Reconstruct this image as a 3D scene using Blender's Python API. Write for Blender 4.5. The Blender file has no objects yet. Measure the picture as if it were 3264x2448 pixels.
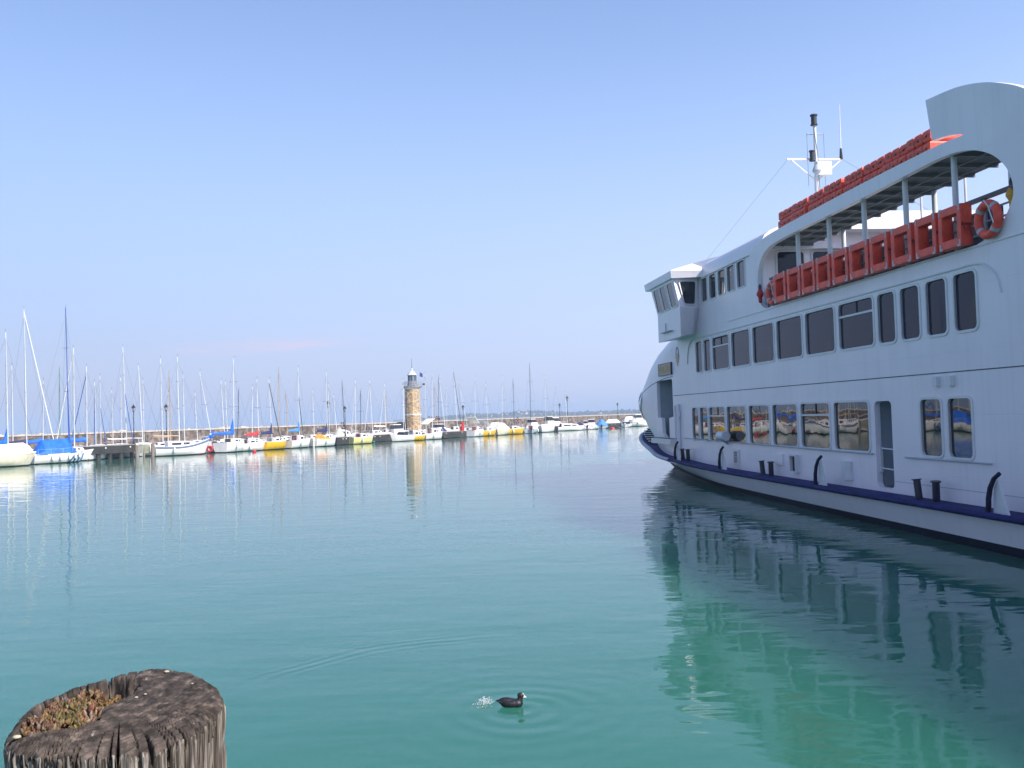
import bpy, bmesh, math, random
import numpy as np
from mathutils import Vector, Matrix
from mathutils.geometry import tessellate_polygon
random.seed(7)
R = math.radians
scene = bpy.context.scene
COL = scene.collection

# ------------------------------------------------------------------ camera, sky, sun
FPX, EYE, PITCH, ROLL = 2950.0, 2.8, R(1.95), R(-1.70)
CAMROT = Matrix.Rotation(R(90) + PITCH, 3, 'X') @ Matrix.Rotation(ROLL, 3, 'Z')
cd = bpy.data.cameras.new('camera')
cam = bpy.data.objects.new('camera', cd)
COL.objects.link(cam)
cam.matrix_world = Matrix.Translation((0, 0, EYE)) @ CAMROT.to_4x4()
cd.sensor_width = 36.0
cd.lens = 36.0 * FPX / 3264.0
cd.clip_start = 0.1
cd.clip_end = 30000
scene.camera = cam

SUN_EL, SUN_AZ = R(41), (0.77, -0.638)           # direction towards the sun (x, y): behind and to the right
world = bpy.data.worlds.new('World')
scene.world = world
world.use_nodes = True
wn, wl = world.node_tree.nodes, world.node_tree.links
wn.clear()
sky = wn.new('ShaderNodeTexSky')
sky.sky_type = 'NISHITA'
sky.sun_disc = False
sky.sun_elevation = SUN_EL
sky.sun_rotation = math.atan2(SUN_AZ[0], SUN_AZ[1])
sky.air_density, sky.dust_density, sky.ozone_density = 1.0, 0.5, 1.6
# the humid air low over the lake: the sky pales to lavender white towards the horizon
gtc = wn.new('ShaderNodeTexCoord'); gsx = wn.new('ShaderNodeSeparateXYZ'); wl.new(gtc.outputs['Generated'], gsx.inputs[0])
gr = wn.new('ShaderNodeValToRGB'); gr.color_ramp.interpolation = 'EASE'
gr.color_ramp.elements[0].position, gr.color_ramp.elements[1].position = 0.0, 0.42
gr.color_ramp.elements[0].color = (0.82, 0.82, 0.82, 1); gr.color_ramp.elements[1].color = (0, 0, 0, 1)
wl.new(gsx.outputs['Z'], gr.inputs[0])
hz_ = wn.new('ShaderNodeMix'); hz_.data_type = 'RGBA'
gx = wn.new('ShaderNodeMapRange'); gx.inputs['From Min'].default_value = -0.55; gx.inputs['From Max'].default_value = 0.55
wl.new(gsx.outputs['X'], gx.inputs['Value'])
side = wn.new('ShaderNodeMix'); side.data_type = 'RGBA'; wl.new(gx.outputs[0], side.inputs[0])
side.inputs[6].default_value = (2.25, 2.7, 4.95, 1); side.inputs[7].default_value = (4.0, 4.45, 6.4, 1)
# one faint pinkish cloud streak low over the lake
def wm(op, a, b=None):
    q = wn.new('ShaderNodeMath'); q.operation = op
    for i, v in enumerate((a, b)):
        if v is None: continue
        if isinstance(v, (int, float)): q.inputs[i].default_value = v
        else: wl.new(v, q.inputs[i])
    return q.outputs[0]
uu = wm('DIVIDE', gsx.outputs['X'], gsx.outputs['Y'])
cmap = wn.new('ShaderNodeMapping'); cmap.inputs['Scale'].default_value = (14, 14, 90); wl.new(gtc.outputs['Generated'], cmap.inputs['Vector'])
cn = wn.new('ShaderNodeTexNoise'); cn.inputs['Scale'].default_value = 1.6; cn.inputs['Detail'].default_value = 5; wl.new(cmap.outputs[0], cn.inputs['Vector'])
dz = wm('MULTIPLY', wm('SUBTRACT', gsx.outputs['Z'], wm('ADD', wm('MULTIPLY', uu, 0.05), 0.093)), 170.0)
dx = wm('MULTIPLY', wm('ADD', uu, 0.275), 13.0)
cl = wm('MULTIPLY', wm('POWER', 2.718, wm('MULTIPLY', wm('MULTIPLY', dz, dz), -1.0)), wm('POWER', 2.718, wm('MULTIPLY', wm('MULTIPLY', dx, dx), -1.0)))
cl = wm('MULTIPLY', cl, wm('MULTIPLY', wm('SUBTRACT', cn.outputs['Fac'], 0.30), 2.4))
cl = wm('MAXIMUM', cl, 0.0)
cmx = wn.new('ShaderNodeMix'); cmx.data_type = 'RGBA'; cmx.inputs[7].default_value = (6.2, 5.0, 6.2, 1)
wl.new(side.outputs[2], hz_.inputs[7])
hs = wn.new('ShaderNodeMix'); hs.data_type = 'RGBA'; hs.blend_type = 'MULTIPLY'; hs.inputs[0].default_value = 1.0
hs.inputs[7].default_value = (1.56, 1.50, 1.62, 1)
bg = wn.new('ShaderNodeBackground')
bg.inputs['Strength'].default_value = 0.105
wo = wn.new('ShaderNodeOutputWorld')
wl.new(sky.outputs[0], hs.inputs[6])
wl.new(gr.outputs[0], hz_.inputs[0]); wl.new(hs.outputs[2], hz_.inputs[6])
wl.new(hz_.outputs[2], cmx.inputs[6]); wl.new(cl, cmx.inputs[0]); 
lr = wn.new('ShaderNodeMapRange'); lr.inputs['From Min'].default_value = -0.7; lr.inputs['From Max'].default_value = 0.7; lr.inputs['To Min'].default_value = 0.90; lr.inputs['To Max'].default_value = 1.17
wl.new(gsx.outputs['X'], lr.inputs['Value'])
lm = wn.new('ShaderNodeVectorMath'); lm.operation = 'SCALE'; wl.new(cmx.outputs[2], lm.inputs[0]); wl.new(lr.outputs[0], lm.inputs['Scale'])
wl.new(lm.outputs[0], bg.inputs['Color'])
wl.new(bg.outputs[0], wo.inputs['Surface'])
sd = bpy.data.lights.new('sun', 'SUN')
sd.energy = 4.7
sd.angle = R(0.53)
sd.color = (1.0, 0.95, 0.87)
sun = bpy.data.objects.new('sun', sd)
COL.objects.link(sun)
sdir = Vector((SUN_AZ[0] * math.cos(SUN_EL), SUN_AZ[1] * math.cos(SUN_EL), math.sin(SUN_EL)))
sun.rotation_euler = sdir.to_track_quat('Z', 'Y').to_euler()
sun.location = sdir * 60
scene.view_settings.view_transform = 'Standard'
scene.view_settings.look = 'None'
scene.view_settings.exposure = 0.45
scene.view_settings.gamma = 1.0
scene.cycles.max_bounces = 6
scene.cycles.volume_bounces = 0
scene.cycles.use_denoising = True

# ------------------------------------------------------------------ geometry of the view (where a sight line meets the place)
def ray(px, py):
    return CAMROT @ Vector(((px - 1632) / FPX, -(py - 1224) / FPX, -1))
def at_depth(px, py, Y):
    r = ray(px, py); return Vector((0, 0, EYE)) + r * (Y / r.y)
def at_z(px, py, z):
    r = ray(px, py); return Vector((0, 0, EYE)) + r * ((z - EYE) / r.z)

# ------------------------------------------------------------------ materials
def mat(name, col, rough=0.5, var=0.12, scale=4.0, bump=0.0, metal=0.0, spec=0.5, ior=None, stretch=(1, 1, 1), col2=None, detail=6):
    m = bpy.data.materials.new(name); m.use_nodes = True
    n, l = m.node_tree.nodes, m.node_tree.links
    b = n['Principled BSDF']
    b.inputs['Roughness'].default_value = rough
    b.inputs['Metallic'].default_value = metal
    b.inputs['Specular IOR Level'].default_value = spec
    if ior: b.inputs['IOR'].default_value = ior
    tc = n.new('ShaderNodeTexCoord'); mp = n.new('ShaderNodeMapping')
    mp.inputs['Scale'].default_value = stretch
    l.new(tc.outputs['Object'], mp.inputs['Vector'])
    ns = n.new('ShaderNodeTexNoise'); ns.inputs['Scale'].default_value = scale; ns.inputs['Detail'].default_value = detail
    l.new(mp.outputs[0], ns.inputs['Vector'])
    rp = n.new('ShaderNodeValToRGB')
    c2 = col2 or tuple(min(1, c * (1 + var)) for c in col)
    c1 = col if col2 else tuple(c * (1 - var) for c in col)
    rp.color_ramp.elements[0].position, rp.color_ramp.elements[1].position = 0.35, 0.65
    rp.color_ramp.elements[0].color = (*c1, 1); rp.color_ramp.elements[1].color = (*c2, 1)
    l.new(ns.outputs['Fac'], rp.inputs[0]); l.new(rp.outputs[0], b.inputs['Base Color'])
    if bump:
        bp = n.new('ShaderNodeBump'); bp.inputs['Strength'].default_value = 1.0; bp.inputs['Distance'].default_value = bump
        l.new(ns.outputs['Fac'], bp.inputs['Height']); l.new(bp.outputs[0], b.inputs['Normal'])
    return m

M = {}
def ship_paint():
    """white ship paint with faint vertical run-off streaks, rust specks and plate waviness"""
    m = mat('ship_white', (0.85, 0.79, 0.815), 0.34, 0.03, 0.7)
    n, l = m.node_tree.nodes, m.node_tree.links
    b = n['Principled BSDF']
    tc = n.new('ShaderNodeTexCoord')
    mp = n.new('ShaderNodeMapping'); mp.inputs['Scale'].default_value = (3.0, 3.0, 0.18)
    l.new(tc.outputs['Object'], mp.inputs['Vector'])
    ns = n.new('ShaderNodeTexNoise'); ns.inputs['Scale'].default_value = 2.2; ns.inputs['Detail'].default_value = 8
    l.new(mp.outputs[0], ns.inputs['Vector'])
    rp = n.new('ShaderNodeValToRGB')
    rp.color_ramp.elements[0].position, rp.color_ramp.elements[1].position = 0.50, 0.78
    rp.color_ramp.elements[0].color = (0, 0, 0, 1); rp.color_ramp.elements[1].color = (0.20, 0.20, 0.20, 1)
    l.new(ns.outputs['Fac'], rp.inputs[0])
    mx = n.new('ShaderNodeMix'); mx.data_type = 'RGBA'
    old = b.inputs['Base Color'].links[0].from_socket
    l.new(rp.outputs[0], mx.inputs[0]); l.new(old, mx.inputs[6]); mx.inputs[7].default_value = (0.52, 0.55, 0.53, 1)
    l.new(mx.outputs[2], b.inputs['Base Color'])
    n2 = n.new('ShaderNodeTexNoise'); n2.inputs['Scale'].default_value = 0.9; n2.inputs['Detail'].default_value = 2
    l.new(tc.outputs['Object'], n2.inputs['Vector'])
    sx = n.new('ShaderNodeSeparateXYZ'); l.new(tc.outputs['Object'], sx.inputs[0])
    cb = n.new('ShaderNodeCombineXYZ'); l.new(sx.outputs['Y'], cb.inputs['X']); l.new(sx.outputs['Z'], cb.inputs['Y'])
    bk = n.new('ShaderNodeTexBrick'); bk.inputs['Scale'].default_value = 1.0; bk.inputs['Mortar Size'].default_value = 0.010; bk.inputs['Mortar Smooth'].default_value = 0.6
    bk.inputs['Brick Width'].default_value = 2.6; bk.inputs['Row Height'].default_value = 1.27
    l.new(cb.outputs[0], bk.inputs['Vector'])
    hh = n.new('ShaderNodeMath'); hh.operation = 'MULTIPLY_ADD'; hh.inputs[1].default_value = -0.10
    l.new(bk.outputs['Fac'], hh.inputs[0]); l.new(n2.outputs['Fac'], hh.inputs[2])
    bp = n.new('ShaderNodeBump'); bp.inputs['Distance'].default_value = 0.018; bp.inputs['Strength'].default_value = 1
    l.new(hh.outputs[0], bp.inputs['Height']); l.new(bp.outputs[0], b.inputs['Normal'])
    return m
M['ship'] = ship_paint()
M['shiptrim'] = mat('ship_trim_white', (0.70, 0.70, 0.70), 0.4, 0.05, 3)
M['step'] = mat('white_step_edge', (0.82, 0.83, 0.84), 0.5, 0.05, 4)
M['shipgrey'] = mat('ship_grey_paint', (0.38, 0.42, 0.46), 0.45, 0.08, 2)
M['bowgrey'] = mat('worn_bow_rail_paint', (0.42, 0.44, 0.52), 0.5, 0.2, 6, col2=(0.24, 0.26, 0.40))
M['navy'] = mat('navy_paint', (0.012, 0.018, 0.115), 0.7, 0.3, 3, spec=.25)
M['navyhorn'] = mat('navy_black_paint', (0.008, 0.011, 0.040), 0.6, 0.3, 5, spec=.3)
M['navyhull'] = mat('navy_boot_top', (0.010, 0.012, 0.035), 0.4, 0.3, 2)
M['seam'] = mat('dark_seam', (0.06, 0.09, 0.11), 0.7, 0.3, 3)
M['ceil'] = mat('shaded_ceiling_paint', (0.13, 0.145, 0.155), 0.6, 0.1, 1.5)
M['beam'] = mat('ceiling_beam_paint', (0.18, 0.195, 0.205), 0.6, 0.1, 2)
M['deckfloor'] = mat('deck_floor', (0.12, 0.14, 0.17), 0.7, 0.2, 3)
M['dark'] = mat('dark_fittings', (0.02, 0.022, 0.028), 0.5, 0.2, 5)
M['handrail'] = mat('dark_varnished_handrail', (0.035, 0.022, 0.03), 0.4, 0.3, 6)
M['orange'] = mat('orange_float_vinyl', (0.92, 0.088, 0.045), 0.5, 0.18, 5, bump=0.006)
M['ordark'] = mat('orange_strap', (0.34, 0.022, 0.018), 0.6, 0.2, 6)
M['orred'] = mat('red_float_vinyl', (0.84, 0.085, 0.045), 0.5, 0.18, 5, bump=0.006)
M['tape'] = mat('reflective_tape', (0.42, 0.43, 0.46), 0.35, 0.15, 8)
M['white'] = mat('white_gelcoat', (0.85, 0.78, 0.75), 0.28, 0.05, 3)
M['cream'] = mat('cream_gelcoat', (0.70, 0.62, 0.47), 0.4, 0.08, 3)
M['yellow'] = mat('yellow_gelcoat', (0.80, 0.44, 0.015), 0.35, 0.1, 3)
M['paleyellow'] = mat('pale_yellow_gelcoat', (0.78, 0.66, 0.27), 0.4, 0.08, 3)
M['greyhull'] = mat('grey_gelcoat', (0.46, 0.50, 0.52), 0.4, 0.1, 3)
M['bluehull'] = mat('blue_gelcoat', (0.05, 0.09, 0.26), 0.35, 0.1, 3)
M['bottom'] = mat('dark_bottom_paint', (0.025, 0.028, 0.03), 0.6, 0.3, 4)
M['redbottom'] = mat('dark_red_bottom_paint', (0.10, 0.03, 0.025), 0.6, 0.3, 4)
M['blue'] = mat('bright_blue_canvas', (0.006, 0.13, 0.62), 0.65, 0.22, 2.5, bump=0.02)
M['navycanvas'] = mat('navy_canvas', (0.02, 0.025, 0.11), 0.7, 0.2, 3)
M['redcanvas'] = mat('red_canvas', (0.55, 0.03, 0.03), 0.65, 0.2, 3)
M['orcanvas'] = mat('orange_canvas', (0.75, 0.30, 0.03), 0.65, 0.25, 3)
M['whitecanvas'] = mat('white_canvas', (0.78, 0.76, 0.70), 0.7, 0.06, 3, bump=0.02)
M['creamcanvas'] = mat('cream_canvas', (0.78, 0.70, 0.55), 0.7, 0.07, 2, bump=0.02)
M['greencanvas'] = mat('dark_green_canvas', (0.05, 0.09, 0.08), 0.7, 0.2, 3)
M['greycanvas'] = mat('grey_canvas', (0.22, 0.23, 0.24), 0.7, 0.15, 3)
M['lightblue'] = mat('faded_blue_canvas', (0.07, 0.24, 0.55), 0.65, 0.15, 3, bump=0.02)
M['brown'] = mat('brown_wood_door', (0.22, 0.09, 0.04), 0.5, 0.25, 4)
M['maroon'] = mat('maroon_door', (0.16, 0.03, 0.03), 0.5, 0.2, 4)
M['alu'] = mat('silver_aluminium', (0.72, 0.72, 0.70), 0.4, 0.06, 2, metal=0.25)
M['tan'] = mat('varnished_spar', (0.46, 0.30, 0.16), 0.45, 0.12, 2)
M['bluespar'] = mat('blue_painted_spar', (0.03, 0.10, 0.36), 0.4, 0.1, 2)
M['greenspar'] = mat('green_painted_spar', (0.06, 0.26, 0.12), 0.4, 0.1, 2)
M['blackspar'] = mat('black_spar', (0.028, 0.032, 0.045), 0.4, 0.15, 2)
M['wire'] = mat('steel_wire', (0.22, 0.23, 0.25), 0.4, 0.1, 3, metal=0.4)
M['red'] = mat('red_paint', (0.52, 0.02, 0.02), 0.45, 0.15, 4)
M['fender'] = mat('white_rubber_fender', (0.76, 0.74, 0.68), 0.5, 0.08, 4)
M['concrete'] = mat('quay_concrete', (0.30, 0.28, 0.25), 0.85, 0.2, 1.2, bump=0.02)
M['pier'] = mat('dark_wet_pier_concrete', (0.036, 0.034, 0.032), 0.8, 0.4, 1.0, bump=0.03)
M['pierlight'] = mat('lit_pier_concrete', (0.36, 0.34, 0.24), 0.85, 0.25, 2.5, bump=0.02)  # paler copy of the pier concrete with sunlight put into its colour
M['pilewood'] = mat('grey_brown_timber', (0.19, 0.15, 0.12), 0.85, 0.3, 3, bump=0.02, stretch=(4, 4, .6))
M['iron'] = mat('black_cast_iron', (0.018, 0.02, 0.022), 0.5, 0.2, 6)
M['skin'] = mat('skin', (0.50, 0.29, 0.2), 0.5, 0.06, 5)
M['darkcloth'] = mat('dark_cloth', (0.018, 0.018, 0.03), 0.8, 0.25, 8)
M['jeans'] = mat('blue_denim', (0.07, 0.09, 0.15), 0.8, 0.2, 8)
M['greycloth'] = mat('grey_cloth', (0.16, 0.16, 0.19), 0.8, 0.2, 8)
M['hair'] = mat('dark_hair', (0.015, 0.011, 0.01), 0.7, 0.2, 8)
M['rock'] = mat('pale_armour_rock', (0.52, 0.46, 0.38), 0.9, 0.2, 1.5, bump=0.05)
M['gold'] = mat('gold_letter_paint', (0.62, 0.40, 0.10), 0.4, 0.15, 9)
M['board'] = mat('rose_brown_board', (0.46, 0.36, 0.38), 0.5, 0.12, 5)
M['roofmetal'] = mat('pale_lead_roof', (0.60, 0.61, 0.63), 0.45, 0.08, 3)
M['lampglass'] = mat('lamp_glass', (0.42, 0.40, 0.38), 0.15, 0.1, 6)

def glass(name, col, rough=0.02, ior=1.5, wav=0.0, spec=0.5):
    m = mat(name, col, rough, 0.1, 0.8, spec=spec, ior=ior)
    if wav:
        n, l = m.node_tree.nodes, m.node_tree.links
        tc = n.new('ShaderNodeTexCoord'); ns = n.new('ShaderNodeTexNoise')
        ns.inputs['Scale'].default_value = 0.9; ns.inputs['Detail'].default_value = 1.5
        l.new(tc.outputs['Object'], ns.inputs['Vector'])
        bp = n.new('ShaderNodeBump'); bp.inputs['Distance'].default_value = wav; bp.inputs['Strength'].default_value = 1
        l.new(ns.outputs['Fac'], bp.inputs['Height']); l.new(bp.outputs[0], n['Principled BSDF'].inputs['Normal'])
    return m
M['pane'] = glass('tinted_saloon_glass', (0.010, 0.017, 0.040), 0.03, 1.33)
M['panelow'] = glass('mirror_like_tinted_glass', (0.010, 0.011, 0.014), 0.015, 1.75, wav=0.006)
M['panebridge'] = glass('bridge_glass', (0.016, 0.022, 0.035), 0.02, 1.6)
M['boatglass'] = glass('smoked_cabin_glass', (0.02, 0.025, 0.03), 0.05, 1.5)
M['lantern'] = glass('lantern_glass', (0.18, 0.22, 0.27), 0.05, 1.5)

# ------------------------------------------------------------------ mesh builder
class MB:
    def __init__(s): s.v, s.f = [], []
    def add(s, vs, fs):
        o = len(s.v); s.v += [tuple(p) for p in vs]; s.f += [tuple(i + o for i in f) for f in fs]; return s
    def box(s, c, d, rz=0.0, rx=0.0):
        m = Matrix.Rotation(rz, 3, 'Z') @ Matrix.Rotation(rx, 3, 'X'); c = Vector(c)
        vs = [c + m @ Vector((x * d[0] / 2, y * d[1] / 2, z * d[2] / 2)) for x in (-1, 1) for y in (-1, 1) for z in (-1, 1)]
        return s.add(vs, [(0, 1, 3, 2), (4, 6, 7, 5), (0, 4, 5, 1), (2, 3, 7, 6), (0, 2, 6, 4), (1, 5, 7, 3)])
    def box2(s, a, b):
        return s.box([(a[i] + b[i]) / 2 for i in range(3)], [abs(b[i] - a[i]) for i in range(3)])
    def loft(s, rings, closed=True, cap=True):
        n = len(rings[0]); vs = [p for r in rings for p in r]; fs = []
        for i in range(len(rings) - 1):
            for j in range(n if closed else n - 1):
                k = (j + 1) % n
                fs.append((i * n + j, i * n + k, (i + 1) * n + k, (i + 1) * n + j))
        if cap and closed:
            fs.append(tuple(range(n))); fs.append(tuple((len(rings) - 1) * n + j for j in reversed(range(n))))
        return s.add(vs, fs)
    def tube(s, p0, p1, r0, r1=None, n=8):
        return s.path([p0, p1], [r0, r0 if r1 is None else r1], n)
    def path(s, pts, rad, n=8):
        pts = [Vector(p) for p in pts]
        if not isinstance(rad, (list, tuple)): rad = [rad] * len(pts)
        rings = []
        up = Vector((0, 0, 1))
        for i, p in enumerate(pts):
            d = (pts[min(i + 1, len(pts) - 1)] - pts[max(i - 1, 0)]).normalized()
            a = d.cross(up)
            if a.length < 1e-3: a = d.cross(Vector((1, 0, 0)))
            a.normalize(); b = d.cross(a)
            rings.append([p + (a * math.cos(2 * math.pi * k / n) + b * math.sin(2 * math.pi * k / n)) * rad[i] for k in range(n)])
        return s.loft(rings)
    def lathe(s, prof, c=(0, 0, 0), n=16, rot=0.0):
        c = Vector(c)
        return s.loft([[c + Vector((r * math.cos(rot + 2 * math.pi * k / n), r * math.sin(rot + 2 * math.pi * k / n), z)) for k in range(n)] for r, z in prof])
    def ell(s, c, r, nu=10, nv=7, m=None):
        c = Vector(c); rings = []
        for i in range(nv + 1):
            a = -math.pi / 2 + math.pi * i / nv; ca = max(math.cos(a), 0.02)
            ring = []
            for k in range(nu):
                p = Vector((r[0] * ca * math.cos(2 * math.pi * k / nu), r[1] * ca * math.sin(2 * math.pi * k / nu), r[2] * math.sin(a)))
                ring.append(c + (m @ p if m else p))
            rings.append(ring)
        return s.loft(rings)
    def torus(s, c, R1, r, axis='Y', n=24, k=10, sq=1.0):
        c = Vector(c); vs = []; fs = []
        for i in range(n):
            a = 2 * math.pi * i / n
            for j in range(k):
                b = 2 * math.pi * j / k
                q = (R1 + r * math.cos(b)); h = r * math.sin(b) * sq
                if axis == 'Y': p = Vector((q * math.cos(a), h, q * math.sin(a)))
                elif axis == 'X': p = Vector((h, q * math.cos(a), q * math.sin(a)))
                else: p = Vector((q * math.cos(a), q * math.sin(a), h))
                vs.append(c + p)
        for i in range(n):
            for j in range(k):
                fs.append((i * k + j, ((i + 1) % n) * k + j, ((i + 1) % n) * k + (j + 1) % k, i * k + (j + 1) % k))
        return s.add(vs, fs)
    def build(s, name, m, parent=None, smooth=False, loc=None, rz=None, fix=True):
        me = bpy.data.meshes.new(name)
        me.from_pydata(s.v, [], s.f)
        if fix:
            b = bmesh.new(); b.from_mesh(me); bmesh.ops.recalc_face_normals(b, faces=b.faces); b.to_mesh(me); b.free()
        if smooth:
            me.shade_smooth()
            if smooth is not True: me.set_sharp_from_angle(angle=R(smooth))
        o = bpy.data.objects.new(name, me)
        me.materials.append(m if not isinstance(m, str) else M[m])
        COL.objects.link(o)
        if parent: o.parent = parent
        if loc is not None: o.location = loc
        if rz is not None: o.rotation_euler.z = rz
        return o

def tag(o, label=None, cat=None, group=None, kind=None):
    if label: o['label'] = label
    if cat: o['category'] = cat
    if group: o['group'] = group
    if kind: o['kind'] = kind
    return o
def thing(name, label, cat, loc=(0, 0, 0), rz=0.0, group=None):
    o = bpy.data.objects.new(name, None); COL.objects.link(o)
    o.location = loc; o.rotation_euler = (0, 0, rz); o.empty_display_size = 0.3
    return tag(o, label, cat, group)
def dup(o, loc=None, rz=None, label=None, group=None, parent=None):
    c = o.copy(); COL.objects.link(c)
    if parent: c.parent = parent
    if loc is not None: c.location = loc
    if rz is not None: c.rotation_euler.z = rz
    if label: c['label'] = label
    if group: c['group'] = group
    for ch in list(o.children): dup(ch, parent=c)
    return c

# ------------------------------------------------------------------ water
def make_water():
    m = bpy.data.materials.new('lake_water'); m.use_nodes = True
    n, l = m.node_tree.nodes, m.node_tree.links
    b = n['Principled BSDF']
    b.inputs['Roughness'].default_value = 0.012
    b.inputs['IOR'].default_value = 1.333
    b.subsurface_method = 'BURLEY'; b.inputs['Subsurface Weight'].default_value = 1.0
    b.inputs['Subsurface Radius'].default_value = (0.7, 1.0, 0.8); b.inputs['Subsurface Scale'].default_value = 4.2
    tc = n.new('ShaderNodeTexCoord')
    def noise(scale, detail, stretch, rot=0.0):
        mp = n.new('ShaderNodeMapping'); mp.inputs['Scale'].default_value = stretch; mp.inputs['Rotation'].default_value = (0, 0, rot)
        l.new(tc.outputs['Object'], mp.inputs['Vector'])
        t = n.new('ShaderNodeTexNoise'); t.inputs['Scale'].default_value = scale; t.inputs['Detail'].default_value = detail
        l.new(mp.outputs[0], t.inputs['Vector']); return t.outputs['Fac']
    def math_(op, a, c=None):
        q = n.new('ShaderNodeMath'); q.operation = op
        for i, x in enumerate((a, c)):
            if x is None: continue
            if isinstance(x, (int, float)): q.inputs[i].default_value = x
            else: l.new(x, q.inputs[i])
        return q.outputs[0]
    # body colour: milky green-turquoise lake water with slow patches
    patch = noise(0.05, 3, (1, 1, 1))
    rp = n.new('ShaderNodeValToRGB')
    rp.color_ramp.elements[0].position, rp.color_ramp.elements[1].position = 0.35, 0.65
    rp.color_ramp.elements[0].color = (0.028, 0.140, 0.100, 1); rp.color_ramp.elements[1].color = (0.036, 0.162, 0.117, 1)
    l.new(patch, rp.inputs[0]); l.new(rp.outputs[0], b.inputs['Base Color'])
    # ripples
    swell = noise(0.45, 2, (1.0, 1.6, 1), 0.3)
    rip = noise(1.5, 1.2, (0.65, 1.5, 1), -0.15)
    fine = noise(4.2, 1.0, (0.5, 1.15, 1), 0.12)
    calm = noise(0.035, 2, (1, 2.2, 1), 0.2)
    gain = math_('ADD', math_('MULTIPLY', calm, 1.3), 0.15)
    h = math_('ADD', math_('MULTIPLY', swell, 0.026), math_('MULTIPLY', rip, 0.0085))
    h = math_('ADD', h, math_('MULTIPLY', fine, 0.0046))
    h = math_('MULTIPLY', h, gain)
    # rings spreading from the swimming coot
    vm = n.new('ShaderNodeVectorMath'); vm.operation = 'DISTANCE'
    l.new(tc.outputs['Object'], vm.inputs[0]); vm.inputs[1].default_value = (-0.02, 8.9, 0)
    d = math_('ADD', vm.outputs['Value'], math_('MULTIPLY', noise(0.8, 1, (1, 1, 1)), 0.35))
    near = math_('MULTIPLY', math_('SINE', math_('MULTIPLY', d, 24.0)), math_('POWER', 2.718, math_('MULTIPLY', d, -1.5)))
    q = math_('MULTIPLY', math_('SUBTRACT', d, 3.2), 4.0)
    far = math_('MULTIPLY', math_('SINE', math_('MULTIPLY', d, 34.0)), math_('POWER', 2.718, math_('MULTIPLY', math_('MULTIPLY', q, q), -1.0)))
    h = math_('ADD', h, math_('MULTIPLY', near, 0.004))
    sxy = n.new('ShaderNodeSeparateXYZ'); l.new(tc.outputs['Object'], sxy.inputs[0])
    msk = n.new('ShaderNodeMath'); msk.operation = 'MULTIPLY_ADD'; msk.use_clamp = True; l.new(sxy.outputs['X'], msk.inputs[0]); msk.inputs[1].default_value = -0.8; msk.inputs[2].default_value = 0.15
    m2 = n.new('ShaderNodeMath'); m2.operation = 'MULTIPLY_ADD'; m2.use_clamp = True; l.new(sxy.outputs['Y'], m2.inputs[0]); m2.inputs[1].default_value = 0.8; m2.inputs[2].default_value = -7.6
    h = math_('ADD', h, math_('MULTIPLY', math_('MULTIPLY', far, 0.0016), math_('MULTIPLY', msk.outputs[0], m2.outputs[0])))
    bp = n.new('ShaderNodeBump'); bp.inputs['Distance'].default_value = 1.0; bp.inputs['Strength'].default_value = 1.0
    l.new(h, bp.inputs['Height']); l.new(bp.outputs[0], b.inputs['Normal'])
    o = MB().add([(-4500, -300, 0), (4500, -300, 0), (4500, 6000, 0), (-4500, 6000, 0)], [(0, 1, 2, 3)]).build('water', m)
    tag(o, 'calm turquoise harbour and lake water', 'water', kind='structure')
make_water()

# ------------------------------------------------------------------ the ferry (s = metres along the ship, t = metres across from the pier, z = height)
ANG = R(6.7)
UU, VV = Vector((-math.sin(ANG), math.cos(ANG), 0)), Vector((math.cos(ANG), math.sin(ANG), 0))
def W(s, t, z): return UU * s + VV * t + Vector((0, 0, z))
def FP(s, t, z): return Vector((t - 15.6, s - 20.0, z))
TW, TC = 11.1, 15.6                                   # port side plane and centre line
ferry = thing('ferry', 'large white passenger ferry with a navy belt and open upper deck, at the right', 'ferry', W(20, 15.6, 0), ANG)

def rrect(s0, s1, z0, z1, r=0.11, n=4):
    pts = []
    for cx, cz, a0 in ((s1 - r, z1 - r, 0), (s0 + r, z1 - r, 90), (s0 + r, z0 + r, 180), (s1 - r, z0 + r, 270)):
        for k in range(n + 1):
            a = R(a0 + 90.0 * k / n); pts.append((cx + r * math.cos(a), cz + r * math.sin(a)))
    return pts
def smooth_loop(pts, n=5):
    out = []
    N = len(pts)
    for i in range(N):
        p0, p1, p2, p3 = (Vector(pts[(i + k) % N]) for k in (-1, 0, 1, 2))
        for k in range(n):
            t = k / n
            out.append(tuple(0.5 * ((2 * p1) + (p2 - p0) * t + (2 * p0 - 5 * p1 + 4 * p2 - p3) * t * t + (3 * p1 - p0 - 3 * p2 + p3) * t ** 3)))
    return out
def smooth_line(pts, n=6):
    P = [pts[0]] + list(pts) + [pts[-1]]
    out = []
    for i in range(1, len(P) - 2):
        p0, p1, p2, p3 = (Vector(P[i + k]) for k in (-1, 0, 1, 2))
        for k in range(n):
            t = k / n
            out.append(tuple(0.5 * ((2 * p1) + (p2 - p0) * t + (2 * p0 - 5 * p1 + 4 * p2 - p3) * t * t + (3 * p1 - p0 - 3 * p2 + p3) * t ** 3)))
    out.append(tuple(pts[-1])); return out
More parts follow.
